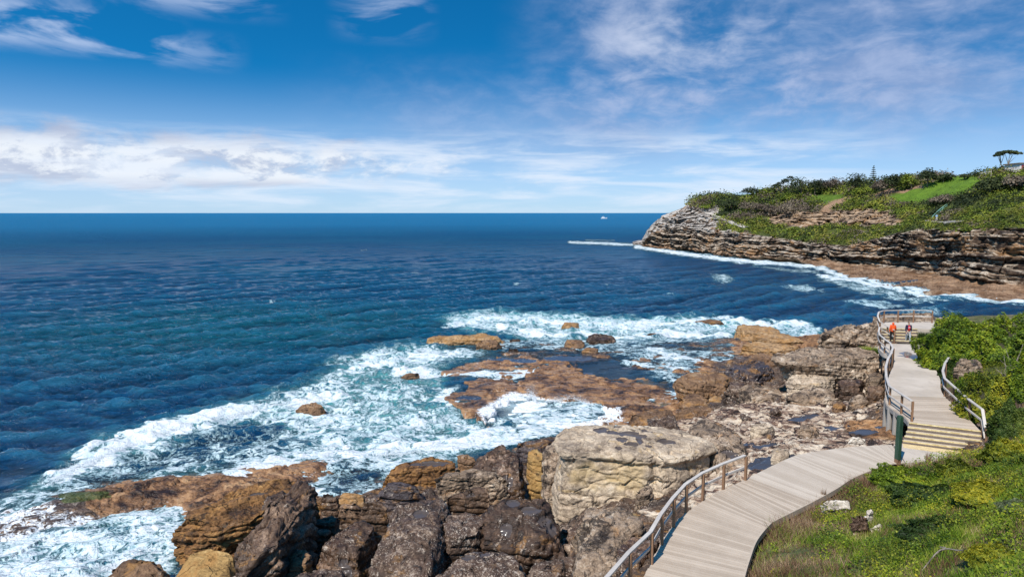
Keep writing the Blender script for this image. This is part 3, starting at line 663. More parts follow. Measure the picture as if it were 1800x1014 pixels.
zn([(1560,545),(1640,540),(1700,548),(1600,556)], 3, 0.4, 0.1)
# surf along the headland, lines of white further out
sl([(1003,426),(1060,428),(1120,431)], 3.0, 0.74, 0.1); sl([(1030,422),(1080,423)], 1.2, 0.5, 0.1)
sl([(1120,434),(1200,446),(1300,459),(1380,464),(1440,470),(1470,482),(1540,497),(1600,507),(1660,519),(1740,527),(1830,534),(1950,550)], 4.5, 0.80, 0.2)
sl([(1150,440),(1250,452),(1340,462)], 2.5, 0.9, 0.1); sl([(1440,484),(1500,494),(1580,510),(1640,520)], 4, 0.85, 0.1)
zn([(1250,482),(1275,481),(1295,490),(1285,495),(1255,494)], 2.5, 0.55, 0.2); zn([(1370,502),(1420,500),(1450,512),(1400,512)], 2.5, 0.5, 0.1)
zn([(1480,530),(1540,528),(1600,538),(1540,543)], 3, 0.52, 0.1); zn([(1320,468),(1420,472),(1460,484),(1400,480)], 2.5, 0.5, 0.1)
zn([(1420,485),(1500,490),(1600,520),(1700,530),(1600,532),(1500,512)], 3, 0.5, 0.15)
for a, b, c in ((640,440,4),(905,500,4),(480,530,4),(1180,520,5),(730,480,4),(1070,500,4)):
    sl([(a - c, b), (a + c, b - 0.6)], 0.8, 0.5, 0.0)
# thin water over the rock, and a calmer surface there
dn = np.clip(dn, 0, 1) ** 1.25; crest = z0w / (z0w[(rd < 150)].std() + 1e-6) * smooth(-rd, -700, -150)
nb = (rd < 110); hs = np.full_like(z, -5.0)
inb = nb & (sxx > gx[0]) & (sxx < gx[-1]) & (syy > gy[0]) & (syy < gy[-1])
hs[inb] = ground(sxx[inb], syy[inb])
calm = smooth(-hs, -0.1, 1.6); z *= 0.25 + 0.75 * calm
z += dn * 0.10 + np.where(nb, jy * dn * 0.09, 0)
shal = (hs > -0.5) & inb
z[shal] += 0.12
thin = np.zeros_like(z); dep = z - hs
thin[inb] = np.exp(-np.maximum(dep[inb], 0) * 3.2) * 0.92
V = np.stack([sxx, syy, z - (rd ** 2) / (2 * 2.4e8)], 1)
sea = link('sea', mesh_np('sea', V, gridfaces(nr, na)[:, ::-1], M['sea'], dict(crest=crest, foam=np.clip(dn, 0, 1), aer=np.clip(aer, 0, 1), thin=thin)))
tag(sea, 'deep blue open sea with white surf breaking over the reef', kind='structure')

# spray thrown up where the swell meets the rock
M['spray'] = simple_mat('white_spray', (0.74, 0.79, 0.82), (0.82, 0.85, 0.87), .6, 3.0, 0)
def spray(pts, n, hgt, spread, label, seed):
    rs = np.random.RandomState(seed); p = catmull([W(*q, 0.3)[:] for q in pts], 20); i = rs.randint(0, len(p), n); t = rs.rand(n) ** 2
    c = p[i] + rs.normal(size=(n, 3)) * spread * (.5 + t[:, None]); c[:, 2] = .25 + t * hgt * (0.4 + .9 * np.abs(np.sin(i * .55 + 1)) ) + np.abs(rs.normal(size=n)) * .06
    s_ = rs.uniform(.012, .034, n)[:, None] * (1.25 - t[:, None]); d = rs.normal(size=(n, 4, 3)); d /= np.linalg.norm(d, axis=2)[..., None]
    V = (c[:, None] + d * s_[:, None]).reshape(-1, 3); a = np.arange(n)[:, None] * 4; F = np.concatenate([a + k for k in ((0, 1, 2), (0, 2, 3), (0, 3, 1), (1, 3, 2))])
    tag(link('spray', mesh_np('spray', V, F, M['spray'], smoothf=False)), label, kind='stuff')
spray([(926,702),(934,698),(942,706)], 2600, 1.3, .16, 'white plume of spray where a wave meets the brown reef slab', 1)
spray([(960,706),(985,704),(1010,702),(1040,712)], 3200, .55, .2, 'low spray along the near edge of the brown reef slab', 2)
spray([(90,850),(150,815),(215,788),(290,760),(370,738),(450,720),(520,706)], 16000, .55, .30, 'fine spray blown off the breaking wave crest', 3)
spray([(660,800),(720,795),(800,788)], 3500, .35, .35, 'spray along the foot of the dark boulders', 4)
spray([(800,560),(860,553),(930,560),(1010,566),(1120,568),(1230,562),(1320,566)], 6000, .6, .5, 'spray along the outer edge of the surf', 5)
# ------------------------------------------------------------------ boulders
def shape_rock(poly, z0, z1, seed, r=0.35, slope=0.35, dome=0.12, scoop=0.0, under=0.0, bed=0.5, bedt=0.35, tilt=(0.1, 0.15), rug=1.0, pools=(), ochre=(), block=0.32, sink=1.1, res=0.075, facets=15, grain=None):
    ys = [p[1] for p in poly]; lo, hi = max(ys), min(ys)
    base = [W(a, b, z0 + (z1 - z0) * (lo - b) / (lo - hi)) for a, b in poly]
    P = np.array([p[:2] for p in base]); c = P.mean(0)
    if facets: P = c + (P - c) * 1.07; z1 = z1 + (z1 - z0) * .08
    seg = np.linalg.norm(np.roll(P, -1, 0) - P, axis=1); L = seg.sum()
    n = int(np.clip(L / res, 60, 420)); t = np.linspace(0, L, n, endpoint=False); cum = np.concatenate([[0], np.cumsum(seg)])
    Q = np.stack([np.interp(t, cum, np.append(P[:, k], P[0, k])) for k in (0, 1)], 1)
    for _ in range(2): Q = 0.25 * np.roll(Q, 1, 0) + 0.5 * Q + 0.25 * np.roll(Q, -1, 0)
    size = math.sqrt(L * L / 16); s = float(np.clip(size / 3.0, 0.25, 1.4)); ymin, ymax = Q[:, 1].min(), Q[:, 1].max()
    H = z1 - z0; r = min(r * s * 1.6, H * 0.9, size * 0.45); rad = np.linalg.norm(Q - c, axis=1).mean()
    nW = max(4, int((H + sink - r * 0.5) / res)); nR = max(5, int(r * 1.6 / res)); nC = max(6, int(rad / (res * 1.25)))
    rings = []
    for k in range(nW): tt = k / nW; rings.append((1 - scoop * 0.26 * float(smooth(tt, .35, .88) * (1 - smooth(tt, .90, 1.0))) - under * (1 - tt) ** 0.7, -1, tt))
    for k in range(nR): a = k / nR * math.pi / 2; rings.append((1 - (1 - math.cos(a)) * r / rad, math.sin(a), 1))
    s0 = rings[-1][0] * 0.985
    for k in range(nC): rings.append((s0 * (1 - k / nC) + 0.002, 2, k / nC))
    V = []
    for sc_, a, tt in rings:
        xy = c + (Q - c) * sc_; l = np.clip((xy[:, 1] - ymin) / (ymax - ymin), 0, 1)
        top = z1 - H * slope * (1 - l) + dome * s * (1 - min(sc_, 1) ** 2)
        if a == -1: zz = (z0 - sink) + (top - r - z0 + sink) * tt
        elif a == 2: zz = top
        else: zz = top - r + r * a
        V.append(np.column_stack([xy, zz]))
    V = np.array(V); nr_ = len(V)
    if facets:                        # broken faces: the block is cut by chance planes
        rf = np.random.RandomState(seed * 13 + 5); cc = np.array([c[0], c[1], (z0 + z1) / 2]); q = V.reshape(-1, 3) - cc
        for _ in range(facets):
            nv0 = rf.normal(size=3) * (1, 1, .8); nv0[2] = abs(nv0[2]) * .9 - .15; nv0 /= np.linalg.norm(nv0)
            dq = q @ nv0; lim = dq.max() * rf.uniform(.70, .93); q = q - nv0 * (np.maximum(dq - lim, 0) * .96)[:, None]
        V = (q + cc).reshape(V.shape)
    du = np.roll(V, -1, 1) - np.roll(V, 1, 1); dv = np.gradient(V, axis=0); nn = np.cross(du, dv); nn /= np.linalg.norm(nn, axis=2)[..., None] + 1e-9
    flip = nn[-max(3, nC // 2):, :, 2].mean() < 0
    if flip: nn = -nn
    p = V.reshape(-1, 3); nv = nn.reshape(-1, 3); po = p + seed * 13.7
    wall = np.sqrt(np.clip(1 - nv[:, 2] ** 2, 0, 1))
    d = fbm(po * 0.55 / s, 3) * 0.11 * s * rug
    b = np.array([tilt[0], tilt[1], 1.0]); b /= np.linalg.norm(b)
    u = (p @ b + fbm(po * 0.5, 3) * 0.35 * bedt + fbm(po * 2.0, 3) * 0.12 * bedt) / bedt; ui = np.floor(u).astype(np.int64); uf = u - ui
    off = (_perm[(ui + seed * 7) & 4095] % 100) / 100.0 - 0.5
    d += bed * bedt * (off * 0.75 - 0.55 * np.exp(-(np.minimum(uf, 1 - uf) / 0.10) ** 2)) * wall
    f1, f2, cid = worley(po * np.array([0.75, 0.75, 1.2]) / s + fbm(po * 1.1 / s, 2)[:, None] * 0.4, seed)
    d += block * s * ((cid - 0.5) * 0.30 - 0.20 * np.exp(-((f2 - f1) / 0.055) ** 2))
    d += np.abs(fbm(po * 1.6, 4, 0.55)) * -0.085 * rug * min(s, 1) + fbm(po * 4.0, 3) * 0.022 * rug
    if grain:
        g_ = np.array(grain, float); g_ /= np.linalg.norm(g_); al = p @ g_; qq = p - al[:, None] * g_
        gn_ = fbm(np.column_stack([qq[:, 0] * 2.0 + al * .16, qq[:, 1] * 2.0, qq[:, 2] * 2.0 + al * .12]) + seed, 4); d += gn_ * .22 - np.clip(1 - np.abs(gn_) * 9, 0, 1) * .16
    rid = 1 - np.abs(fbm(po * np.array([0.8, 0.8, 0.8]) + 31, 3)) * 6
    d -= np.clip(rid, 0, 1) * 0.10 * rug * min(s, 1)
    p = p + nv * d[:, None]
    pool = np.zeros(len(p)); oc = np.zeros(len(p))
    for (a, b_, rx, ry) in pools:
        e = ell(p[:, 0], p[:, 1], a, b_, rx * .95, ry * .95, z1 - H * slope * 0.3) + fbm(po * 2.5, 2) * 0.09
        k = smooth(e, -0.05, 0.12) * (nv[:, 2] > 0.35)
        if k.max() > 0.5:
            lv = np.median(p[k > 0.5, 2]) - 0.09; p[:, 2] = p[:, 2] * (1 - k) + np.minimum(lv, p[:, 2]) * k
        pool = np.maximum(pool, k)
    if ochre:
        qx, qy = proj(p[:, 0], p[:, 1], p[:, 2])
        for (a, b_, rx, ry) in ochre: oc = np.maximum(oc, smooth(1 - np.sqrt(((qx - a) / rx) ** 2 + ((qy - b_) / ry) ** 2) + fbm(po * 1.2, 3) * 0.7, -0.1, 0.7) * 0.55)
    F = gridfaces(nr_, n, True)
    if flip: F = F[:, ::-1]
    p = np.vstack([p, p[-n:].mean(0)]); pool = np.append(pool, 0); oc = np.append(oc, 0)
    last = (nr_ - 1) * n; ci = len(p) - 1
    cap = np.stack([last + np.arange(n), last + (np.arange(n) + 1) % n, np.full(n, ci), np.full(n, ci)], 1)
    return p, F, cap, pool, oc
def tri_quads(F, cap):
    return np.concatenate([F[:, [0, 1, 2]], F[:, [0, 2, 3]], cap[:, :3]])
def boulder(name, poly, z0, z1, mat, label, cat='boulder', group='boulders on the shore', seed=None, **k):
    boulder.n += 1; seed = seed or boulder.n
    p, F, cap, pool, oc = shape_rock(poly, z0, z1, seed, **k)
    org = np.array([p[:, 0].mean(), p[:, 1].mean(), z0])
    me = mesh_np(name, p - org, tri_quads(F, cap), M[mat], dict(pool=pool, ochre=oc))
    o = link(name, me, loc=org); return tag(o, label, cat, group)
boulder.n = 0
B = boulder
B('boulder', [(180,1050),(186,1014),(205,1001),(238,985),(265,974),(288,970),(299,975),(302,1050)], 0.0, 1.5, 'brown', 'flat brown boulder with a pointed crest in the bottom left corner beside the foam channel', slope=0.5, bed=.3, r=.15)
B('boulder', [(298,1050),(301,995),(330,969),(376,956),(414,960),(424,975),(412,1000),(400,1050)], 0.3, 1.25, 'ochre', 'smooth yellow ochre boulder lying under the layered orange slab', r=0.5, rug=0.4, block=.1, bed=.1, slope=.6)
B('rock_slab', [(297,951),(306,935),(316,914),(346,906),(378,899),(392,880),(400,864),(432,850),(495,835),(525,833),(545,850),(520,900),(490,935),(440,945),(390,958),(335,968),(308,963)], 1.1, 2.35, 'orange', 'thick orange and dark banded slab jutting left over the foam channel', 'rock slab', bed=1.1, bedt=.26, under=.10, r=.12, slope=.25, tilt=(-.12,.12), block=.15, grain=(1,.55,.12), pools=[(455,870,22,6)])
B('rock_slab', [(400,1050),(404,1000),(421,965),(452,919),(484,888),(518,861),(541,848),(551,857),(549,889),(535,918),(516,956),(497,995),(490,1050)], 1.7, 4.0, 'grey', 'long grey brown slab leaning diagonally, its narrow end pointing up at the surf', 'rock slab', bed=.9, bedt=.4, tilt=(-1.3,.5), r=.15, slope=.35, block=.2, grain=(.62,2.6,1.2), facets=10)
B('boulder', [(453,905),(455,893),(478,872),(500,862),(512,868),(490,890),(468,908)], 2.0, 2.7, 'grey', 'narrow brown boulder lying on the orange slab beside the leaning grey slab', r=.3)
B('boulder', [(588,888),(597,872),(616,863),(636,869),(650,884),(640,894),(605,896)], 0.8, 1.6, 'tan', 'rounded orange boulder at the water edge of the small foam inlet', r=.6, rug=.5, block=.2)
B('boulder', [(560,898),(563,880),(578,869),(592,872),(598,888),(588,901)], 0.9, 2.0, 'dark', 'dark angular boulder left of the rounded orange one at the inlet', r=.25)
B('boulder', [(545,888),(550,872),(562,871),(572,880),(565,896)], 1.0, 1.6, 'brown', 'small reddish brown boulder touching the upper end of the leaning slab', r=.3)
B('boulder', [(624,925),(626,905),(640,888),(662,882),(680,884),(681,905),(676,925),(650,934)], 1.3, 2.7, 'grey', 'smooth grey sloping boulder at the inner corner of the foam inlet', r=.3, rug=.4, slope=.3)
B('rock_slab', [(590,903),(600,892),(632,884),(640,890),(630,902),(600,908)], 1.3, 1.9, 'grey', 'small flat slab stacked below the rounded orange boulder', 'rock slab', bed=.8, r=.1)
B('rock_slab', [(538,933),(548,920),(575,908),(600,904),(604,914),(590,926),(560,936)], 1.5, 2.1, 'grey', 'thin split slab between the leaning slab and the speckled pool rock', 'rock slab', bed=1, bedt=.18, r=.08)
B('boulder', [(540,950),(545,935),(570,926),(580,935),(570,948)], 1.5, 2.0, 'dark', 'low dark stone just right of the leaning slab', r=.2)
B('boulder', [(548,1020),(552,985),(560,958),(578,944),(604,928),(640,914),(658,930),(662,948),(655,975),(643,1020)], 1.7, 3.0, 'dark', 'dark wide boulder with a shallow grey pool left of the tall speckled boulder', pools=[(598,968,22,9)], r=.3, slope=.45)
B('boulder', [(500,1015),(505,985),(520,965),(540,960),(550,975),(548,1005),(530,1018)], 1.6, 2.4, 'brown', 'brown block wedged low against the foot of the leaning slab', r=.2)
B('boulder', [(505,1060),(520,1010),(560,998),(610,998),(615,1060)], 2.3, 2.9, 'speck', 'dark speckled boulder at the bottom edge below the pool rock', r=.3)
B('boulder', [(648,950),(650,935),(660,928),(672,935),(668,948)], 2.1, 2.5, 'brown', 'small orange brown cobble in the gap left of the tall speckled boulder', r=.5)
B('boulder', [(668,852),(671,836),(684,820),(715,811),(760,803),(797,800),(814,810),(816,832),(780,845),(740,850),(700,855)], 0.6, 1.75, 'orange', 'long orange brown boulder with a dark wet top standing in the surf edge', r=.2, slope=.3, bed=.3, tilt=(0,0), block=.3, pools=[(760,812,40,4)])
B('boulder', [(659,884),(664,866),(672,850),(700,847),(735,849),(745,868),(720,885)], 0.8, 1.8, 'bluewet', 'dark wet boulder directly below the long orange brown one', r=.3, rug=.6)
B('boulder', [(803,832),(804,806),(815,798),(834,799),(838,832)], 1.0, 1.9, 'brown', 'small square brown boulder between the long orange one and the dark dome', r=.15)
B('boulder', [(822,845),(826,795),(833,783),(848,775),(868,774),(887,781),(898,794),(915,805),(927,816),(936,832),(942,852),(940,868),(900,876),(860,866)], 1.3, 3.3, 'dark', 'big dark dome shaped boulder rising against the white water left of the pale boulder', r=.6, slope=.55, dome=.3, pools=[(890,815,14,4)])
B('rock_slab', [(766,862),(768,842),(790,833),(830,828),(870,831),(905,845),(900,860),(860,862),(800,862)], 1.9, 2.6, 'palestain', 'flat pale edged slab jutting left below the dark dome boulder', 'rock slab', bed=.8, bedt=.2, under=.2, r=.08, slope=.1)
B('rock_slab', [(775,888),(782,872),(815,860),(850,858),(870,866),(862,882),(820,893)], 2.1, 2.9, 'grey', 'brown slab with a small puddle, squeezed between two speckled boulders', 'rock slab', r=.15, pools=[(828,866,9,4)])
B('boulder', [(636,1060),(643,1012),(655,980),(668,950),(680,915),(690,880),(702,866),(725,860),(760,860),(788,864),(795,880),(792,905),(786,930),(777,955),(772,980),(762,1010),(755,1060)], 2.1, 4.1, 'speck', 'tall dark boulder thickly speckled with white, leaning from the bottom edge towards the surf', r=.4, slope=.55, pools=[(740,902,15,7),(712,880,10,6),(748,878,10,4)])
B('boulder', [(771,985),(775,945),(786,915),(802,898),(825,890),(845,908),(852,925),(857,950),(845,975),(810,990)], 2.4, 3.9, 'speck', 'white speckled boulder with a pointed top in the middle of the dark boulder field', r=.3, slope=.45)
B('boulder', [(830,935),(832,895),(838,882),(870,872),(905,865),(940,867),(966,875),(980,895),(988,920),(990,950),(985,975),(955,985),(915,985),(880,970),(852,955)], 2.7, 4.25, 'dark', 'massive dark brown boulder with slate coloured hollows on top, left of the deep crevice', r=.4, slope=.4, pools=[(901,884,14,7),(934,893,20,6),(962,902,18,8),(890,907,12,6),(920,933,11,4)])
B('boulder', [(730,1070),(750,1016),(775,988),(812,968),(850,958),(880,965),(905,985),(935,985),(955,1005),(955,1070)], 3.1, 4.3, 'speck', 'low wide speckled boulder with two dark puddles at the bottom edge', r=.3, slope=.4, pools=[(823,977,15,5),(855,973,12,5)])
B('boulder', [(925,1070),(930,1010),(950,988),(985,975),(994,1000),(992,1070)], 3.3, 4.5, 'speck', 'brown encrusted boulder at the bottom edge right beside the deep crevice', r=.3)
B('boulder', [(896,802),(905,788),(925,775),(950,768),(978,770),(985,790),(960,805),(925,806)], 0.6, 1.7, 'bluewet', 'wet purple black boulder at the surf edge left of the pale boulder', r=.5, rug=.5)
B('boulder', [(925,830),(927,800),(935,788),(955,790),(957,815),(952,832)], 1.0, 2.0, 'ochre', 'small block with ochre sides in the gap below the wet purple boulder', r=.2, rug=.4)
B('boulder', [(928,856),(932,828),(950,826),(960,845),(955,862)], 1.4, 2.2, 'ochre', 'lower ochre block deep in the gap left of the pale boulder', r=.2, rug=.4)
B('boulder', [(952,868),(953,830),(960,800),(963,782),(975,768),(990,772),(996,800),(990,835),(984,860),(975,872)], 2.0, 4.0, 'palestain', 'upright cracked grey flank rock leaning on the left side of the pale boulder', r=.2, slope=.4, bed=.4)
B('boulder', [(982,862),(975,832),(970,800),(975,775),(992,757),(1020,750),(1063,748),(1090,743),(1125,743),(1164,750),(1195,761),(1222,787),(1253,812),(1262,835),(1240,855),(1218,874),(1195,894),(1165,900),(1152,880),(1140,893),(1120,889),(1080,876),(1033,869),(1006,872)], 2.35, 5.25, 'pale', 'huge pale sandstone boulder with dark round rock pools on its flat top', r=.10, slope=.10, dome=.12, scoop=.34, bed=.16, bedt=.6, block=.28, rug=.6, seed=101, facets=0, res=.06,
  pools=[(1078,763,13,5),(1103,764,22,5),(1125,769,13,4),(1094,774,11,4.5),(1124,776,7,5),(1172,776,18,4.5),(1130,757,9,3),(1139,761,12,3),(1086,750,7,3),(1055,760,13,5),(1140,784,7,2.5),(1087,785,7,2.5),(1109,781,14,3),(1208,799,14,5),(1219,822,20,6),(1063,755,10,3)], ochre=[(1085,838,75,34),(1030,830,35,26)])
B('boulder', [(1112,890),(1122,870),(1140,852),(1148,848),(1150,870),(1148,890),(1130,898)], 2.9, 3.9, 'palestain', 'wedge shaped block leaning in the cleft of the pale boulder front', r=.1, seed=55)
B('boulder', [(1188,765),(1190,742),(1225,729),(1258,731),(1282,747),(1296,766),(1306,786),(1318,812),(1312,838),(1290,850),(1262,838),(1244,806),(1214,782)], 3.6, 4.9, 'palestain', 'pale brown streaked boulder across the dark cleft from the one with round pools', r=.3, slope=.35, pools=[(1284,786,18,5),(1296,801,12,4)], bed=.4)
B('boulder', [(1006,1070),(1015,1000),(1022,940),(1008,895),(1035,877),(1080,884),(1130,896),(1170,908),(1155,935),(1120,970),(1092,1005),(1085,1070)], 3.2, 4.5, 'palestain', 'broad weathered rock sloping below the pale boulder beside the handrail, with an ochre pit', r=.4, slope=.3, pools=[(1125,900,8,4)], rug=1.2, ochre=[(1125,902,18,8)])
B('boulder', [(1034,946),(1038,928),(1052,920),(1070,924),(1080,936),(1072,950),(1050,954)], 4.0, 4.55, 'speck', 'small knob of rock crusted white on the broad weathered rock', r=.6)
B('boulder', [(1072,1060),(1080,985),(1100,950),(1150,930),(1165,940),(1150,975),(1128,1010),(1120,1060)], 3.9, 4.8, 'dark', 'dark cracked rock right under the handrail at the bottom edge', r=.3)
B('boulder', [(1096,746),(1120,732),(1150,722),(1182,713),(1192,722),(1184,742),(1150,752)], 0.9, 1.8, 'brown', 'long low brown tongue of rock behind the pale boulder top', r=.3, rug=.5)
B('boulder', [(1138,760),(1142,735),(1160,728),(1180,735),(1196,742),(1196,765),(1165,768)], 1.6, 2.6, 'speck', 'dark barnacled rock in the gap behind the pale boulder', r=.2, block=.9)
B('boulder', [(1184,736),(1190,720),(1215,712),(1250,713),(1272,722),(1270,738),(1220,742)], 1.4, 2.3, 'brown', 'low brown hump of rock below the overhanging head shaped one', r=.5, rug=.5)
B('boulder', [(1188,722),(1192,705),(1204,693),(1222,690),(1245,700),(1255,716),(1220,724)], 1.0, 2.1, 'brown', 'smooth brown mound tucked under the head shaped rock', r=.6, rug=.4, block=.2)
B('boulder', [(1181,684),(1183,673),(1200,666),(1232,657),(1250,646),(1268,643),(1284,653),(1286,675),(1275,696),(1245,704),(1215,704),(1194,697)], 1.3, 3.0, 'brown', 'brown overhanging rock like an animal head reaching over the wash', r=.4, under=.35, slope=.35, rug=.7, block=.3)
B('boulder', [(1245,712),(1250,697),(1262,692),(1275,700),(1270,712)], 1.4, 1.9, 'tan', 'small orange stone in the shadow beneath the head shaped rock', r=.3)
B('boulder', [(1268,668),(1272,648),(1282,637),(1312,631),(1345,629),(1372,640),(1374,662),(1330,674),(1290,676)], 1.5, 2.7, 'bluewet', 'dark wet rock mass behind the head shaped rock', r=.4, block=.8)
B('boulder', [(1272,700),(1278,672),(1300,662),(1330,668),(1345,690),(1320,706)], 1.9, 3.0, 'speck', 'dark knobbly rock right of the head shaped one', r=.3, block=1)
B('boulder', [(1312,642),(1316,626),(1335,620),(1366,622),(1370,640),(1345,648)], 1.2, 2.0, 'brown', 'rusty brown boulder below the tan platform slabs', r=.4)
B('rock_slab', [(1276,704),(1282,686),(1320,677),(1370,682),(1392,694),(1380,708),(1320,712)], 2.4, 3.1, 'palestain', 'grey layered slab left of the stack under the overhang', 'rock slab', bed=1, bedt=.2, r=.08)
B('rock_slab', [(1378,716),(1384,690),(1400,681),(1450,682),(1490,694),(1490,714),(1430,722)], 3.0, 4.0, 'palestain', 'thin bedded grey stack at the foot of the overhanging pale slab', 'rock slab', bed=1.3, bedt=.2, r=.08, tilt=(.1,.1))
B('boulder', [(1380,686),(1386,662),(1430,650),(1478,652),(1476,684),(1430,692),(1399,692)], 3.6, 4.6, 'pale', 'pale angular block directly under the overhanging slab', r=.1, bed=.8, bedt=.3, seed=61, under=.15)
B('rock_slab', [(1364,644),(1362,628),(1376,615),(1420,609),(1470,611),(1520,613),(1552,620),(1556,638),(1538,662),(1512,668),(1470,664),(1430,662),(1384,658)], 4.4, 5.6, 'palestain', 'wide overhanging pale slab with streaked top left of the railing', 'rock slab', bed=1.1, bedt=.28, under=.30, r=.08, slope=.22, tilt=(.05,.3), block=.45, res=.08, facets=10)
B('boulder', [(1458,694),(1462,674),(1480,664),(1508,668),(1526,676),(1524,692),(1500,698)], 3.9, 4.8, 'dark', 'dark rounded block under the right end of the overhanging slab', r=.3)
B('boulder', [(1523,676),(1527,660),(1540,652),(1555,656),(1556,672),(1540,680)], 4.3, 5.1, 'palestain', 'small pale boulder beneath the railing posts by the overhang', r=.4)
B('boulder', [(1520,700),(1526,682),(1545,675),(1558,684),(1556,702),(1535,708)], 4.0, 4.8, 'grey', 'grey boulder under the walkway edge below the small pale one', r=.3)
B('boulder', [(1484,716),(1490,700),(1515,694),(1530,704),(1522,718)], 3.8, 4.4, 'palestain', 'low rubble boulder in the shadow right of the thin bedded stack', r=.3)
B('boulder', [(1463,720),(1467,708),(1480,704),(1488,714),(1480,722)], 3.7, 4.1, 'brown', 'small reddish stone at the foot of the thin bedded stack', r=.3)
B('boulder', [(1428,626),(1430,600),(1436,588),(1446,578),(1464,572),(1500,571),(1522,576),(1540,586),(1544,604),(1528,620),(1488,628)], 3.2, 5.6, 'palestain', 'cracked pale boulder pile standing above the water left of the far steps', r=.2, slope=.4, bed=.9, bedt=.5, block=1.2, seed=77)
B('boulder', [(1484,790),(1490,776),(1510,768),(1526,780),(1524,790)], 5.15, 5.75, 'white', 'white angular stone at the edge of the concrete path', r=.1, block=.2)
B('boulder', [(1355,805),(1357,790),(1370,782),(1386,788),(1389,802),(1372,810)], 5.0, 5.5, 'pale', 'round white stone sitting in a pool beside the boardwalk', r=.8, block=.1, bed=.1, seed=8)
B('boulder', [(1316,764),(1320,750),(1340,742),(1362,746),(1360,758),(1338,766)], 3.9, 4.4, 'pale', 'smooth pinkish pale boulder on the layered shelf beside the slate pools', r=.3, bed=.2, seed=19)
B('boulder', [(1400,765),(1405,748),(1425,742),(1440,752),(1436,770),(1415,774)], 4.5, 5.0, 'palestain', 'rugged knob of rock in the middle of the layered shelf', r=.2, block=1.2)
B('rock_slab', [(1518,584),(1520,564),(1545,556),(1600,552),(1645,553),(1672,557),(1668,580),(1600,590),(1545,590)], 5.2, 6.9, 'palestain', 'pale rock outcrop beyond the railing of the far landing', 'rock slab', bed=.9, bedt=.35, r=.15, slope=.3, res=.1)
B('rock_slab', [(1283,586),(1294,575),(1320,570),(1360,571),(1377,580),(1374,592),(1340,596),(1310,597)], 0.5, 1.5, 'tan', 'farthest tan platform slab jutting into the surf', 'rock slab', bed=1, bedt=.25, r=.06, res=.11)
B('rock_slab', [(1311,604),(1318,592),(1345,583),(1380,588),(1405,597),(1422,606),(1412,612),(1375,610),(1340,608)], 0.6, 1.5, 'tan', 'middle tan platform slab with an undercut left end', 'rock slab', bed=1, bedt=.25, r=.06, res=.11)
B('rock_slab', [(1286,610),(1318,601),(1370,603),(1404,606),(1416,615),(1385,626),(1340,628),(1316,620)], 0.5, 1.3, 'tan', 'nearest tan platform slab just above the rusty brown boulder', 'rock slab', bed=1, bedt=.25, r=.06, res=.11)
RG = 'reef rocks standing in the surf'
B('reef_ledge', [(708,604),(710,593),(740,590),(790,592),(830,590),(850,587),(880,589),(905,595),(913,600),(890,606),(850,606),(800,605),(760,606),(718,608)], 0.0, 0.85, 'tan', 'long thin brown ledge farthest out in the surf', 'reef rock', RG, bed=.6, bedt=.3, r=.12, res=.12)
B('reef_rock', [(834,612),(842,600),(858,595),(876,601),(888,611),(862,617)], 0.0, 1.0, 'brown', 'domed orange brown rock on the right end of the long thin ledge', 'reef rock', RG, r=.3, res=.1, bed=.8, bedt=.3)
B('reef_rock', [(892,602),(900,596),(918,597),(912,603)], 0.0, 0.45, 'dark', 'small dark rock off the right tip of the long thin ledge', 'reef rock', RG, r=.2, res=.1)
B('reef_rock', [(890,618),(900,613),(916,615),(908,620)], 0.0, 0.5, 'dark', 'small flat dark rock below the domed rock of the long ledge', 'reef rock', RG, r=.2, res=.1)
B('reef_rock', [(978,580),(986,571),(1005,567),(1028,568),(1037,576),(1015,581)], 0.0, 0.95, 'tan', 'lone humped brown rock ringed by white surf at the outer reef', 'reef rock', RG, r=.3, res=.11)
B('reef_rock', [(986,605),(996,597),(1015,596),(1032,604),(1030,614),(1005,614)], 0.1, 0.9, 'brown', 'rounded brown rock at the left of the central reef group', 'reef rock', RG, r=.3, res=.1)
B('reef_rock', [(1021,622),(1026,611),(1040,609),(1055,616),(1052,623)], 0.1, 0.7, 'brown', 'small brown rock nearest the camera in the central reef group', 'reef rock', RG, r=.3, res=.1)
B('reef_rock', [(1020,598),(1034,588),(1055,585),(1075,590),(1082,600),(1060,610),(1035,608)], 0.0, 0.8, 'dark', 'dark greenish humped rock at the back of the central reef group', 'reef rock', RG, r=.3, res=.1)
B('reef_rock', [(1132,592),(1142,586),(1160,585),(1155,592)], 0.0, 0.5, 'dark', 'little dark rock alone in the white wash right of the reef group', 'reef rock', RG, r=.3, res=.12)
B('reef_rock', [(1208,571),(1225,566),(1250,562),(1288,566),(1270,572),(1230,573)], 0.0, 0.6, 'brown', 'thin brown ledge awash at the far edge of the surf', 'reef rock', RG, r=.1, res=.12)
B('reef_rock', [(514,724),(530,711),(558,707),(576,719),(570,730),(540,731)], -0.1, 0.7, 'brown', 'brown rock poking from the foam in the left surf', 'reef rock', RG, r=.4, res=.09)
B('reef_rock', [(698,662),(708,656),(738,655),(742,661),(715,665)], -0.1, 0.35, 'brown', 'flat brown rock barely showing in the surf beyond the foam rock', 'reef rock', RG, r=.4, res=.09)
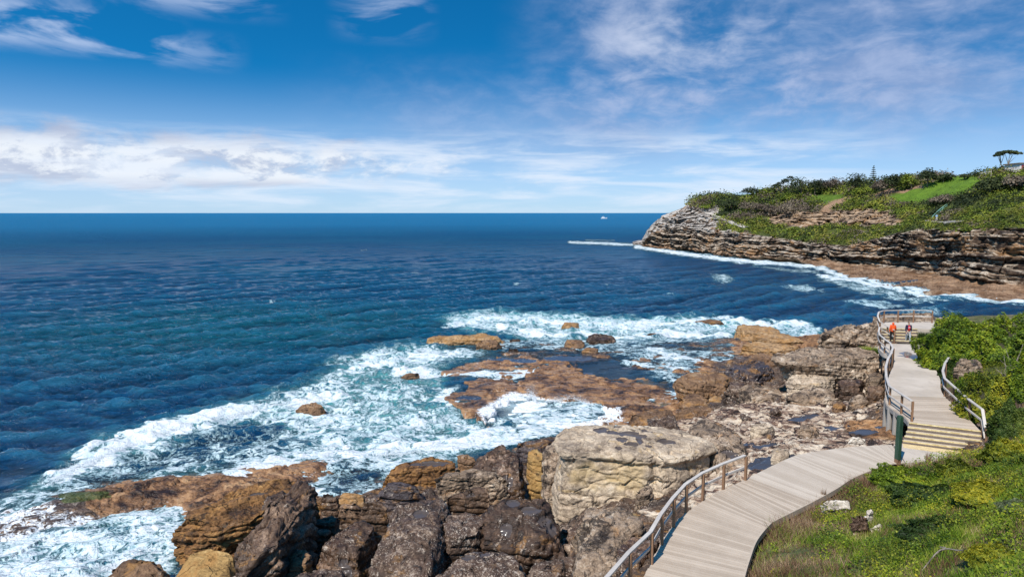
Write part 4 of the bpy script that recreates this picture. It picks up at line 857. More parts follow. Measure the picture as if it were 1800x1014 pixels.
# loose stones wedged between the boulders
rs = np.random.RandomState(11); Vs, Fs, nv_ = [], [], 0
ico = bmesh.new(); bmesh.ops.create_icosphere(ico, subdivisions=3, radius=1.0); iv = np.array([v.co[:] for v in ico.verts]); if_ = np.array([[v.index for v in f.verts] for f in ico.faces]); ico.free()
cnt = 0
while cnt < 380:
    a, b = rs.uniform(500, 1250), rs.uniform(790, 1040)
    if cnt > 290: a, b = rs.uniform(1260, 1560), rs.uniform(650, 790)
    q = WY(a, b, 30); q = W(a, b, 3.0); gz = float(ground(q.x, q.y)); q = W(a, b, gz); gz = float(ground(q.x, q.y))
    if gz < 0.7: continue
    sz = rs.uniform(0.12, 0.42) * (0.6 if rs.rand() < .6 else 1); s3 = sz * rs.uniform((0.8, 0.6, 0.4), (1.4, 1.2, 0.9))
    v = iv * (1 + 0.35 * fbm(iv * 0.9 + cnt * 3.3, 2)[:, None] + 0.22 * (np.floor(fbm(iv * 1.3 + cnt, 2) * 4) / 4)[:, None]) * s3
    an = rs.uniform(0, 6.28); v = v @ np.array([[math.cos(an), math.sin(an), 0], [-math.sin(an), math.cos(an), 0], [0, 0, 1]])
    Vs.append(v + (q.x, q.y, gz + sz * 0.15)); Fs.append(if_ + nv_); nv_ += len(v); cnt += 1
rub = link('rubble', mesh_np('rubble', np.concatenate(Vs), np.concatenate(Fs), M['speck'])); tag(rub, 'loose dark stones and shingle wedged in the gaps between the big boulders', kind='stuff')
# ------------------------------------------------------------------ walkway
def wood_mat(name, c0, c1, rough=0.8):
    m, T, b, _ = material(name)
    P = T.n('ShaderNodeNewGeometry'); pos = P.outputs['Position']; isl = P.outputs['Random Per Island']
    g = T.noise(T.scl(pos, (1, 1, 1)), 9.0, 6, 0.7, 1.5); s = T.noise(pos, 1.1, 4, 0.6)
    f = T.m('ADD', T.m('MULTIPLY', isl, 0.34), T.m('ADD', T.m('MULTIPLY', g, 0.35), T.m('MULTIPLY', s, 0.4)))
    T.set(b.inputs['Base Color'], T.mix(T.ss(f, 0.25, 0.85), c0, c1)); b.inputs['Roughness'].default_value = rough
    T.set(b.inputs['Normal'], T.bump(g, 0.3, 0.01)); return m
M['deck'] = wood_mat('weathered_decking', (0.36, 0.285, 0.215), (0.55, 0.455, 0.36))
M['deckpale'] = wood_mat('pale_smooth_decking', (0.42, 0.345, 0.27), (0.565, 0.48, 0.39))
M['rail'] = wood_mat('silvered_rail_timber', (0.30, 0.265, 0.235), (0.66, 0.61, 0.56))
M['post'] = wood_mat('brown_post_timber', (0.13, 0.065, 0.035), (0.30, 0.17, 0.095))
M['riser'] = wood_mat('dark_step_timber', (0.045, 0.034, 0.028), (0.22, 0.17, 0.14))
M['greypost'] = wood_mat('grey_pile_timber', (0.2, 0.18, 0.16), (0.36, 0.33, 0.3))
M['green'] = simple_mat('green_painted_timber', (0.016, 0.044, 0.028), (0.034, 0.078, 0.047), 0.5, 4.0, 0.3, 0.01, (4, 4, .6))
M['yellow'] = simple_mat('worn_yellow_nosing', (0.50, 0.38, 0.16), (0.74, 0.62, 0.35), 0.6, 6.0, 0.1)
M['tactile'] = simple_mat('cream_tactile_strip', (0.58, 0.43, 0.22), (0.74, 0.58, 0.32), 0.7, 8.0, 0.3)
def concrete_mat():
    m, T, b, _ = material('path_concrete')
    P = T.n('ShaderNodeNewGeometry').outputs['Position']
    a = T.noise(P, 0.5, 5, 0.6, 0.4); g = T.noise(P, 18.0, 4, 0.7); s = T.noise(T.scl(P, (1, 1, 1), (4, 4, 4)), 1.6, 6, 0.7, 0.8)
    c = T.mix(T.ss(a, 0.3, 0.7), (0.47, 0.40, 0.325), (0.60, 0.52, 0.435)); c = T.mix(T.m('MULTIPLY', T.ss(s, 0.5, 0.75), 0.5), c, (0.27, 0.23, 0.2))
    c = T.mix(T.m('MULTIPLY', g, 0.25), c, (0.25, 0.22, 0.2))
    wetm = T.attr('pool'); w = T.ss(T.m('MULTIPLY_ADD', T.m('SUBTRACT', s, 0.5), 0.5, wetm), 0.4, 0.6)
    c = T.mix(w, c, (0.15, 0.135, 0.125))
    T.set(b.inputs['Base Color'], c); T.set(b.inputs['Roughness'], T.m('MULTIPLY_ADD', w, -0.82, 0.88)); T.set(b.inputs['Normal'], T.bump(T.mix(w, g, (0.5, 0.5, 0.5)), 0.25, 0.02)); return m
M['concrete'] = concrete_mat()
ZP, ZD = 5.9, 6.62                                    # boardwalk level and the deck above the first steps
# matching points on the two edges of the walkway
Lp = [(1085,1090),(1131,1014),(1150,976),(1170,940),(1198,907),(1246,874),(1272,860),(1318,838),(1364,815),(1400,800),(1440,792),(1500,785),(1571,781)]
Rp = [(1290,1110),(1300,1055),(1308,1012),(1318,978),(1330,948),(1352,921),(1368,911),(1430,880),(1468,859),(1500,839),(1539,823),(1568,815),(1592,813)]
Lw = catmull([W(*p, ZP)[:] for p in Lp], 14); Rw = catmull([W(*p, ZP)[:] for p in Rp], 14)
ext = np.array([-1.2, -6.0, 0]); Lw = np.vstack([Lw[0] + ext, Lw]); Rw = np.vstack([Rw[0] + ext * 1.05, Rw])
kb = 1 + 14 * 7
def planks(Lc, Rc, wdt, gap, th, jag=0.02):
    mb = MB(); seg = np.linalg.norm(np.diff((Lc + Rc) / 2, axis=0), axis=1); cum = np.concatenate([[0], np.cumsum(seg)]); T_ = cum[-1]
    rs = np.random.RandomState(5); t = 0.0
    at = lambda Cc, s: np.array([np.interp(s, cum, Cc[:, k]) for k in range(3)])
    while t + wdt < T_:
        j1, j2 = rs.uniform(-jag, jag, 2)
        a, b, c, d = at(Lc, t), at(Rc, t), at(Rc, t + wdt - gap), at(Lc, t + wdt - gap)
        u = (b - a) / np.linalg.norm(b - a); a = a + u * j1; d = d + u * j1; b = b + u * j2; c = c + u * j2
        dz = np.array([0, 0, rs.uniform(-0.003, 0.003)]); top = [a + dz, b + dz, c + dz, d + dz]
        mb.prism([v - (0, 0, th) for v in top], top); t += wdt
    return mb
bw = empty('boardwalk', (Lw[40] + Rw[40]) / 2 - (0, 0, 0.3), 'curving boardwalk of weathered cross planks above the rocks', 'boardwalk'); bw['kind'] = 'structure'
planks(Lw[:kb + 1], Rw[:kb + 1], 0.142, 0.018, 0.045).build('decking', M['deck'], bw)
mb = MB(); mb.sweep(Rw[:kb + 40] + (0, 0, -0.10), 0.06, 0.20); mb.build('edge_board', M['deck'], bw)
mb = MB(); mb.sweep(Lw[:kb + 2] + (0.14, 0.05, -0.17), 0.08, 0.22); mb.sweep((Lw[:kb] + Rw[:kb]) / 2 + (0, 0, -0.16), 0.1, 0.2); mb.build('joist', M['riser'], bw)
for i in range(6, kb, 16):
    mb = MB(); p = Lw[i] + np.array([0.25, 0.05, -0.1]); mb.tube([p - (0, 0, 2.6), p], 0.09, 10); mb.build('pile', M['greypost'], bw)
def slab(name, Lc, Rc, th, mat, ncross=14, pools=(), bumpy=0.004, parent=None):
    n = len(Lc); t = np.linspace(0, 1, ncross)[None, :, None]; G = Lc[:, None] * (1 - t) + Rc[:, None] * t
    p = G.reshape(-1, 3); p[:, 2] += fbm(p * 0.8, 3) * bumpy
    bot = p - (0, 0, th); F = gridfaces(n, ncross); k = len(p)
    rim = np.concatenate([np.arange(ncross), np.arange(1, n) * ncross + ncross - 1, (n - 1) * ncross + np.arange(ncross - 2, -1, -1), np.arange(n - 2, 0, -1) * ncross])
    S = np.stack([rim, rim + k, np.roll(rim, -1) + k, np.roll(rim, -1)], 1)
    pool = np.zeros(2 * k)
    for a in pools: pool[:k] = np.maximum(pool[:k], smooth(ell(p[:, 0], p[:, 1], *a) + fbm(p * 1.2, 3) * .5, -.1, .3))
    me = mesh_np(name, np.vstack([p, bot]), np.concatenate([F, F[:, ::-1] + k, S]), mat, dict(pool=pool), smoothf=False)
    return link(name, me, parent)
planks(Lw[kb - 1:], Rw[kb - 1:], 0.142, 0.006, 0.045, .004).build('decking', M['deckpale'], bw)
# concrete path from the boardwalk to the green post and landing at the first steps
L2 = np.vstack([Lw[-1:], [W(1590, 779, ZP)[:]], [W(1604, 777, ZP)[:]]]) ; R2 = np.vstack([Rw[-1:], [W(1630, 811, ZP)[:]], [W(1735, 806, ZP)[:]]])
slab('path', L2 + (0, 0, .001), R2 + (0, 0, .001), 0.18, M['concrete']).update_tag(); tag(bpy.data.objects['path'], 'small concrete landing between the boardwalk and the first steps', kind='structure')
# first flight of steps
S0a, S0b = W(1586, 786, ZP), W(1735, 806, ZP)          # foot of the lowest riser, left and right
nos = [((1598.4,742.6),(1724,757.6)), ((1593.6,750.2),(1727,766.7)), ((1589.5,758),(1730,776)), ((1587.8,766),(1730,784)), ((1587,774),(1729,792.5))]
NS = 5; rise = (ZD - ZP) / NS
def flight(name, label, noses, ztop, rise, depth_lo, group=None):
    a0 = W(*noses[0][0], ztop); o = empty(name, ((W(*noses[-1][0], ztop - rise * (len(noses) - 1)) + W(*noses[-1][1], ztop - rise * (len(noses) - 1))) / 2)[:], label, 'steps', group)
    n = len(noses)
    ed = [(np.array(W(*l, ztop - rise * i)[:]), np.array(W(*r_, ztop - rise * i)[:])) for i, (l, r_) in enumerate(noses)]
    # regular goings: keep the first and last nosing, share out the rest evenly
    A0, B0 = ed[0]; A1, B1 = ed[-1]
    ed = []
    for i in range(n):
        t = i / (n - 1); a = A0 * (1 - t) + A1 * t; b = B0 * (1 - t) + B1 * t; ed.append((a, b))
    back = np.cross(B0 - A0, (0, 0, 1.0)); back /= np.linalg.norm(back); back *= -1 if back[1] < 0 else 1
    for i, (a, b) in enumerate(ed):
        if i > 0:
            pa, pb = ed[i - 1]; up = [a, b, pb * (1, 1, 0) + (0, 0, b[2]) - back * .02, pa * (1, 1, 0) + (0, 0, a[2]) - back * .02]
            mb = MB(); mb.prism([v - (0, 0, .06) for v in up], up); mb.build('tread', M['deck'], o)
        mb = MB(); q = [a - back * .0 - (0, 0, .062), b - (0, 0, .062), b + back * .04 - (0, 0, .062), a + back * .04 - (0, 0, .062)]
        mb.prism([v - (0, 0, rise - .062) for v in q], q); mb.build('riser', M['riser'], o)
        mb = MB(); q = [a - back * .012, b - back * .012, b + back * .075, a + back * .075]
        mb.prism([v - (0, 0, .035) for v in q], [v + (0, 0, .006) for v in q]); mb.build('nosing', M['yellow'], o)
    return o, ed, back
st1, ed1, bk1 = flight('steps', 'five timber steps with worn yellow nosings beside the green post', nos, ZD, rise, .3)
mb = MB(); a, b = ed1[-1]; q = [a * (1, 1, 0) - bk1 * .62 + (0, 0, ZP + .006), b * (1, 1, 0) - bk1 * .62 + (0, 0, ZP + .006), b * (1, 1, 0) - bk1 * .05 + (0, 0, ZP + .006), a * (1, 1, 0) - bk1 * .05 + (0, 0, ZP + .006)]
mb.prism(q, [v + (0, 0, .012) for v in q]); tag(mb.build('tactile_strip', M['tactile']), 'cream warning strip across the path at the foot of the nearer steps', 'tactile strip')
# upper deck
Ld = [(1598.4,742.6),(1592,734),(1581,727),(1569,719),(1559,710),(1556,696),(1557,680),(1561,664),(1567,650),(1571,640),(1570,630),(1562,624),(1552,620),(1546,614),(1544,608),(1552,605),(1568,604)]
Rd = [(1724,757.6),(1712,745),(1703,736),(1690,724),(1677,712),(1664,700),(1656,690),(1653,680),(1653,668),(1648,656),(1643,645),(1640,636),(1636,628),(1631,621),(1624,614),(1618,609),(1614,605)]
Ldw = catmull([W(*p, ZD)[:] for p in Ld], 8); Rdw = catmull([W(*p, ZD)[:] for p in Rd], 8)
kd = 8 * 5
ud = empty('boardwalk', ((Ldw[10] + Rdw[10]) / 2)[:], 'raised plank landing above the nearer steps, on timber piles', 'boardwalk'); ud['kind'] = 'structure'
planks(Ldw[:kd + 1], Rdw[:kd + 1], 0.142, 0.01, 0.045, 0.005).build('decking', M['deck'], ud)
mb = MB(); mb.sweep(Ldw[1:kd] + (0.0, 0.0, -0.14), 0.07, 0.2); mb.sweep(Rdw[1:kd] + (0, 0, -0.14), 0.07, 0.2); mb.build('edge_board', M['greypost'], ud)
for p in ((1562.5, 716), (1573, 723), (1556.5, 700)):
    q = np.array(W(*p, ZD)[:]) + (0.12, 0.1, -.08); g = float(ground(q[0], q[1])); mb = MB(); mb.tube([(q[0], q[1], min(g, q[2] - 1.2) - .3), q], 0.13, 12); mb.build('pile', M['greypost'], ud)
slab('path', Ldw[kd + 1:] + (0, 0, .001), Rdw[kd + 1:] + (0, 0, .001), 0.3, M['concrete'], pools=[(1612, 628, 20, 8, ZD), (1626, 636, 9, 4, ZD), (1590, 625.5, 14, .8, ZD), (1625, 645, 9, 3, ZD)])
tag(bpy.data.objects['path.001'], 'upper concrete path with a puddle leading to the far steps', kind='structure')
# far flight and landing
ZF = 7.50
nos2 = [((1544,577),(1613,578)), ((1548,582),(1613.5,583.5)), ((1553,587),(1614,589)), ((1558,592),(1614.5,594.5)), ((1563,597.5),(1615,600))]
st2, ed2, bk2 = flight('steps', 'distant flight of cream edged steps behind the two walkers', nos2 , ZF, (ZF - ZD) / 5, .3)
L3 = np.array([W(1544, 577, ZF)[:], W(1543, 573, ZF)[:], W(1543, 569, ZF)[:], W(1550, 566, ZF)[:]]); R3 = np.array([W(1613, 578, ZF)[:], W(1640, 578, ZF)[:], W(1645, 570, ZF)[:], W(1645, 566, ZF)[:]])
slab('path', catmull(L3, 6), catmull(R3, 6), 0.9, M['concrete']); tag(bpy.data.objects['path.002'], 'pale viewing landing at the top of the far steps', kind='structure')
# ------------------------------------------------------------------ railings
def railing(label, bases, zb, top=1.02, mid=0.52, n=8, wt=0.12, drop=0.25, zt=None, extra=None, posts=None):
    P = [np.array(W(*b, zb if not isinstance(zb, (list, tuple)) else zb[i])[:]) for i, b in enumerate(bases)]
    o = empty('railing', P[len(P) // 2], label, 'railing', 'timber railings along the walkway')
    n = 1; C3 = np.array(P)
    mb = MB(); mb.sweep(C3 + (0, 0, top), wt, 0.05); mb.build('top_rail', M['rail'], o)
    mb = MB(); mb.sweep(C3 + (0, 0, mid), 0.05, 0.085); mb.build('mid_rail', M['rail'], o)
    for i, p in enumerate(P):
        if posts and i not in posts: continue
        nx = C3[min(i * n + 1, len(C3) - 1)] - C3[max(i * n - 1, 0)]; nx[2] = 0; nx /= np.linalg.norm(nx); sd = np.cross(nx, (0, 0, 1.0))
        mb = MB(); mb.boxd(p + (0, 0, (top - .03 - drop) / 2) + sd * 0.06, nx * .045, sd * .045, (0, 0, (top - .03 + drop) / 2)); mb.build('post', M['post'], o)
    return o
railing('long curving timber railing on the sea side of the nearer boardwalk', [(1060,1085),(1104,1030),(1142,991),(1160,957),(1181,926),(1203,899.5),(1232.7,877.5),(1269,859.5),(1308,843.5)], ZP - .02)
railing('railing on the sea side of the raised landing, ending by the green post', [(1600,741),(1581.6,727.5),(1561,712),(1556,694),(1555,676),(1559,660),(1565,648),(1568,638),(1563,628),(1553,621)], ZD - .02)
railing('railing with two rails on the bush side of the nearer steps', [(1729,790),(1724,758),(1700,738),(1672,711),(1658,697),(1655,683),(1659,668),(1666,657)], [ZD - .68, ZD - .02] + [ZD - .02] * 6, n=6)
railing('far railing climbing the distant steps and wrapping the viewing landing', [(1570,603),(1558,596),(1545,588),(1541.5,578),(1543.5,570.5),(1552,567.5),(1577,566.8),(1604.5,566.6),(1637.5,567.5)], [ZD, ZD + .1, ZD + .45, ZF - .1, ZF, ZF, ZF, ZF, ZF], n=4)
railing('short railing between the raised landing and the far steps', [(1553,620),(1545,613),(1543,606),(1545,598)], [ZD - .02, ZD, ZD, ZD + .15], n=5)
# green post
g = W(1575.5, 813, ZP); o = empty('green_post', g, 'tall dark green timber post standing between the concrete path and the steps', 'post')
mb = MB(); w = np.array((0.078, 0.013, 0)); dpt = np.array((-.02, .11, 0)); c0 = np.array(g[:])
mb.boxd(c0 + (0.045, 0, 1.09), w * 1.02, dpt, (0, 0, .93)); mb.build('shaft', M['green'], o, bevel=.012)
for s in (-1, 1):
    mb = MB(); mb.boxd(c0 + (0.045, 0, 0.05) + w * s * .68, w * .3, dpt * .9, (0, 0, .12)); mb.build('foot', M['post'], o)
mb = MB(); mb.prism([c0 + (0.045, 0, 2.02) + w * a * .95 + dpt * b * .95 for a, b in ((-1,-1),(1,-1),(1,1),(-1,1))], [c0 + (0.045, 0, 2.07) + w * a * .6 + dpt * b * .6 for a, b in ((-1,-1),(1,-1),(1,1),(-1,1))]); mb.build('cap', M['green'], o)

# ------------------------------------------------------------------ people
def skin_mesh(name, chains, mat, parent, sub=2):
    # chains: lists of (x, y, z, radius); a point met twice is shared
    bm = bmesh.new(); lay = bm.verts.layers.skin.verify(); idx = {}; first = True
    for ch in chains:
        prev = None
        for (a, b, c, r) in ch:
            k = (round(a, 4), round(b, 4), round(c, 4))
            if k not in idx:
                v = bm.verts.new((a, b, c)); v[lay].radius = (r, r); v[lay].use_root = first; first = False; idx[k] = v
            v = idx[k]
            if prev is not None and prev is not v and not bm.edges.get((prev, v)): bm.edges.new((prev, v))
            prev = v
    me = bpy.data.meshes.new(name); bm.to_mesh(me); bm.free(); me.materials.append(mat)
    o = bpy.data.objects.new(name, me); C.objects.link(o); o.parent = parent
    s = o.modifiers.new('skin', 'SKIN'); s.use_smooth_shade = True; s.use_x_symmetry = False
    u = o.modifiers.new('sub', 'SUBSURF'); u.levels = sub; u.render_levels = sub
    return o
_cm = {}
def plain(c, rough=0.8):
    if c not in _cm: _cm[c] = simple_mat('cloth_%d' % len(_cm), tuple(x * .85 for x in c), c, rough, 20.0, 0.2, 0.005)
    return _cm[c]
def person(loc, rot, label, h, jacket, trousers, hairc, skin=(0.55, 0.33, 0.23), stride=0.16, hood=False, shirt=None, long_coat=0.0, shoes=(0.02, 0.02, 0.02), fine=True):
    o = empty('person', loc, label, 'person'); o.rotation_euler = (0, 0, rot); o.scale = (h / 1.72,) * 3
    sk = plain(skin, .6); f = stride
    ll = [(0.09, 0, .88), (0.10, -f * .9, .50), (0.10, -f, .09)]; rl = [(-.09, 0, .88), (-.10, f * .35, .50), (-.10, f, .11)]
    arms = []
    for s, sw in ((1, .10), (-1, -.12)):
        arms.append([(s * .165, 0, 1.40), (s * .225, sw * .5 + .02, 1.14), (s * .235, sw - .07, .90), (s * .235, sw - .10, .84)])
    ch = [[(0, 0, .95, .12), (0, 0, 1.15, .11), (0, 0, 1.36, .12), (0, .005, 1.47, .05), (0, 0, 1.53, .06), (0, -.02, 1.60, .088), (0, -.01, 1.67, .075)], [(0, -.02, 1.60, .088), (0, -.105, 1.595, .014)]]
    for a in arms:
        ch.append([(0, 0, 1.36, .12), (*a[0], .05), (*a[1], .036), (*a[2], .026), (*a[3], .032)])
        if fine:
            x, y, z_ = a[3]; sg = 1 if x > 0 else -1
            for q, (dy, L_) in enumerate(((-.03, .075), (-.01, .088), (.01, .08), (.03, .062))):
                ch.append([(x, y, z_, .032), (x, y + dy, z_ - .045, .0095), (x - sg * .008, y + dy * 1.1 - .01, z_ - .045 - L_ * .5, .009), (x - sg * .02, y + dy * 1.1 - .018, z_ - .045 - L_ * .9, .007)])
            ch.append([(x, y, z_, .032), (x - sg * .012, y - .045, z_ - .01, .011), (x - sg * .016, y - .062, z_ - .045, .009)])
    for L3_ in (ll, rl): ch.append([(0, 0, .95, .12), (*L3_[0], .08), (*L3_[1], .05), (*L3_[2], .036)])
    skin_mesh('body', ch, sk, o, 2 if fine else 1)
    skin_mesh('trousers', [[(0, 0, .98, .135)] + [(p[0], p[1], p[2] + (.03 if i == 2 else 0), (.105, .078, .062)[i]) for i, p in enumerate(L3_)] for L3_ in (ll, rl)], plain(trousers), o, 1)
    jc = [[(0, .005, .98 - long_coat, .155 + long_coat * .15), (0, 0, 1.12, .145), (0, 0, 1.34, .155), (0, .01, 1.45, .085)]]
    for a in arms: jc.append([(0, 0, 1.34, .155), (*a[0], .075), (*a[1], .057), (a[2][0], a[2][1], a[2][2] + .01, .044)])
    skin_mesh('jacket', jc, plain(jacket), o, 2)
    if hood: skin_mesh('hood', [[(0, .05, 1.46, .085), (0, .045, 1.56, .105), (0, .02, 1.66, .095)]], plain(jacket), o, 1)
    else: skin_mesh('hair', [[(0, .045, 1.56, .06), (0, .03, 1.62, .085), (0, .012, 1.685, .082)]], plain(hairc), o, 1)
    if shirt: skin_mesh('shirt', [[(0, -.085, 1.0, .095), (0, -.10, 1.15, .10), (0, -.105, 1.32, .10), (0, -.05, 1.43, .06)]], plain(shirt), o, 1)
    for L3_ in (ll, rl):
        x, y, z_ = L3_[2]; skin_mesh('shoe', [[(x, y + .03, z_ - .05, .045), (x, y - .07, z_ - .055, .045), (x, y - .15, z_ - .06, .036)]], plain(shoes), o, 1)
    if fine:
        for s in (-1, 1):
            mb = MB(); mb.tube([(s * .032, -.096, 1.615), (s * .032, -.106, 1.615)], .010, 8)
            link('eye', mb.mesh('eye', plain((.03, .02, .02))), o, (0, 0, 0))
        mb = MB(); mb.boxd((0, -.103, 1.555), (.022, 0, 0), (0, .004, 0), (0, 0, .004)); link('mouth', mb.mesh('mouth', plain((.35, .08, .07))), o, (0, 0, 0))
    return o
pz = ZD
p1 = person(W(1568, 602, pz), R(165), 'walker in a long orange hooded jacket and black trousers by the far steps', 1.62, (0.75, 0.09, 0.012), (0.012, 0.012, 0.014), (.03, .02, .015), hood=True, long_coat=.16, stride=.08)
p2 = person(W(1595.5, 603, pz), R(-8), 'walker in a dark navy jacket open over a red shirt, grey trousers', 1.66, (0.012, 0.014, 0.045), (0.36, 0.38, 0.40), (.03, .018, .012), shirt=(0.62, 0.012, 0.02), stride=.17)
mb = MB(); an = np.linspace(R(50), R(310), 14); mb.tube([(-.028 + .048 * math.cos(t), -.205 - .002, 1.27 + .048 * math.sin(t)) for t in an], .013, 6); mb.tube([(.055, -.203, 1.27), (.09, -.198, 1.27)], .014, 6)
link('shirt_mark', mb.mesh('shirt_mark', plain((.8, .8, .8))), p2, (0, 0, 0))
# ------------------------------------------------------------------ hillside right of the walkway
hc = [(1308,1040,5.5),(1320,990,5.55),(1338,950,5.55),(1362,925,5.55),(1400,902,5.55),(1440,885,5.6),(1480,863,5.65),(1520,842,5.68),(1560,826,5.72),(1600,818,5.8),(1660,814,5.85),(1730,806,5.9),(1750,796,6.1),
      (1400,1000,6.3),(1420,950,6.0),(1500,1000,7.0),(1500,930,6.2),(1560,880,6.0),(1600,950,7.0),(1620,860,6.1),(1700,1000,8.6),(1700,900,7.4),(1700,840,6.5),(1800,1010,9.9),(1800,900,8.9),(1800,820,7.9),(1760,800,6.8),
      (1740,770,6.2),(1715,740,6.1),(1695,718,6.1),(1670,700,6.15),(1662,680,6.3),(1655,660,6.45),(1645,640,6.5),(1635,622,6.5),(1618,608,6.55),(1620,596,6.9),(1650,585,7.1),(1800,760,7.6),(1780,700,7.4),(1740,700,6.9),(1720,660,7.0),(1800,660,7.9),
      (1700,630,7.1),(1760,620,7.8),(1700,600,7.3),(1800,600,8.0),(1700,575,7.2),(1780,570,7.6),(1660,572,7.0),(1640,560,5.5),(1720,556,3.0),(1850,560,3.0),(1950,650,10),(2000,800,11),(1950,1000,12),(1800,1200,11),(1500,1200,8),(1340,1200,6.3),(1300,1100,5.6)]
hp = np.array([W(*c)[:] for c in hc]); hp = np.concatenate([hp, [[70, 45, 14], [75, 90, -2], [50, 80, -3], [40, 20, 15], [20, 4, 13]]])
def _fit2(p, z):
    d = np.sqrt(((p[:, None] - p[None]) ** 2).sum(-1) + 0.3); n = len(p); A = np.zeros((n + 1, n + 1)); A[:n, :n] = d - 0.1 * np.eye(n); A[:n, n] = 1; A[n, :n] = 1
    return np.linalg.solve(A, np.append(z, 0))
hw = _fit2(hp[:, :2], hp[:, 2])
def hill_h(x, y):
    out = np.zeros(x.shape)
    for i in range(0, x.size, 60000):
        q = np.stack([x[i:i + 60000], y[i:i + 60000]], 1); out[i:i + 60000] = np.sqrt(((q[:, None] - hp[None, :, :2]) ** 2).sum(-1) + 0.3) @ hw[:-1] + hw[-1]
    return out
edge = [tuple(p[:2]) for p in Rw[:kb + 40:6]] + [tuple(W(a, b, ZP)[:2]) for a, b in ((1592, 814), (1640, 811), (1729, 806), (1733, 795))] + [tuple(p[:2]) for p in Rdw[::5]] + [tuple(W(a, b, ZF)[:2]) for a, b in ((1616, 590), (1616, 579), (1645, 579), (1668, 566))]
hill_poly = edge + [(38, 74), (75, 80), (75, 20), (40, -2), (12, -4)]
hgx = np.arange(2, 60, .16); hgy = np.arange(2, 80, .16); HX, HY = np.meshgrid(hgx, hgy); hx, hy = HX.ravel(), HY.ravel()
hh = hill_h(hx, hy) + fbm(np.stack([hx * .5, hy * .5, hx * 0], 1), 4) * .22 + fbm(np.stack([hx * 1.8, hy * 1.8, hx * 0], 1), 3) * .06
sd = sdpoly(hx, hy, hill_poly); hh -= smooth(-sd, -0.5, 0.0) * 0.12
F = gridfaces(len(hgy), len(hgx)); keep = (sd[F] > -0.25).all(1)
def soil_mat():
    m, T, b, _ = material('hillside_soil'); P = T.n('ShaderNodeNewGeometry').outputs['Position']
    n = T.noise(P, 0.9, 6, 0.7, 0.5); f = T.noise(P, 7.0, 5, 0.7)
    c = T.ramp(T.m('MULTIPLY_ADD', T.m('SUBTRACT', f, .5), .5, n), [(0.3, (0.035, 0.03, 0.012)), (0.48, (0.07, 0.085, 0.02)), (0.6, (0.15, 0.115, 0.06)), (0.75, (0.24, 0.19, 0.11))])
    T.set(b.inputs['Base Color'], c); b.inputs['Roughness'].default_value = .95; T.set(b.inputs['Normal'], T.bump(f, .8, .08)); return m
M['soil'] = soil_mat()
hill = link('hillside', mesh_np('hillside', np.stack([hx, hy, hh], 1), F[keep], M['soil'])); tag(hill, 'grassy slope of thin soil falling to the edge of the walkway', kind='structure')
HH = hh.reshape(HX.shape)
def hz(x_, y_):
    i = np.clip(((np.asarray(x_) - hgx[0]) / .16).astype(int), 0, len(hgx) - 1); j = np.clip(((np.asarray(y_) - hgy[0]) / .16).astype(int), 0, len(hgy) - 1); return HH[j, i]

# ------------------------------------------------------------------ leaves, grass, shrubs
M['leaf_green'] = leaf_mat('green_leaves', [(0.08, (0.016, 0.032, 0.005)), (0.32, (0.062, 0.115, 0.010)), (0.6, (0.18, 0.25, 0.016)), (0.92, (0.40, 0.41, 0.03))])
M['leaf_yellow'] = leaf_mat('yellow_green_leaves', [(0.08, (0.02, 0.036, 0.006)), (0.35, (0.09, 0.125, 0.012)), (0.6, (0.25, 0.26, 0.02)), (0.9, (0.52, 0.43, 0.03))])
M['leaf_dark'] = leaf_mat('dark_leaves', [(0.05, (0.010, 0.020, 0.006)), (0.4, (0.03, 0.06, 0.012)), (0.7, (0.07, 0.11, 0.02)), (0.95, (0.14, 0.18, 0.03))])
M['leaf_grey'] = leaf_mat('grey_green_leaves', [(0.05, (0.04, 0.055, 0.03)), (0.4, (0.11, 0.14, 0.07)), (0.7, (0.22, 0.25, 0.13)), (0.95, (0.36, 0.36, 0.22))])
M['grass'] = leaf_mat('grass_blades', [(0.08, (0.035, 0.065, 0.008)), (0.30, (0.11, 0.20, 0.014)), (0.55, (0.22, 0.31, 0.025)), (0.75, (0.36, 0.36, 0.07)), (0.95, (0.45, 0.36, 0.19))], sc=0.9)
M['straw'] = leaf_mat('dry_grass', [(0.1, (0.07, 0.038, 0.02)), (0.5, (0.22, 0.125, 0.07)), (0.9, (0.46, 0.33, 0.21))])
M['twig'] = simple_mat('dead_twigs', (0.10, 0.08, 0.065), (0.30, 0.26, 0.22), .9, 6)
M['core'] = simple_mat('shrub_inner_twigs', (0.022, 0.024, 0.010), (0.05, 0.045, 0.022), .95, 8.0, .8, .05)  # dark tone covers inner twigs and the shade between them
def leaves(P, Nrm, size, rs, aspect=0.5, jitter=0.65):      # one diamond leaf per point
    n = len(P); nr = Nrm + rs.normal(size=(n, 3)) * jitter; nr /= np.linalg.norm(nr, axis=1)[:, None]
    t = np.cross(nr, rs.normal(size=(n, 3))); t /= np.linalg.norm(t, axis=1)[:, None] + 1e-9; b = np.cross(nr, t)
    sz = (size * rs.uniform(.6, 1.3, n))[:, None]
    V = np.stack([P - t * sz, P + b * sz * aspect, P + t * sz, P - b * sz * aspect], 1).reshape(-1, 3)
    return V, np.arange(4 * n).reshape(-1, 4)
def lump_points(n, rs, radii, seed, flat=0.0, lob=0.35, freq=1.4):
    d = rs.normal(size=(n, 3)); d[:, 2] = np.abs(d[:, 2]) - 0.15; d /= np.linalg.norm(d, axis=1)[:, None]
    r = 1 + lob * fbm(d * freq + seed * 5.1, 3) + 0.16 * fbm(d * 4.5 + seed, 2)
    w1, w2, _ = worley(d * 3.1 + seed * 1.7, 3); r = r + 0.42 * (0.45 - w1)
    k = 1 - np.abs(rs.normal(size=n)) * 0.05; return d * (r * k)[:, None] * radii, d
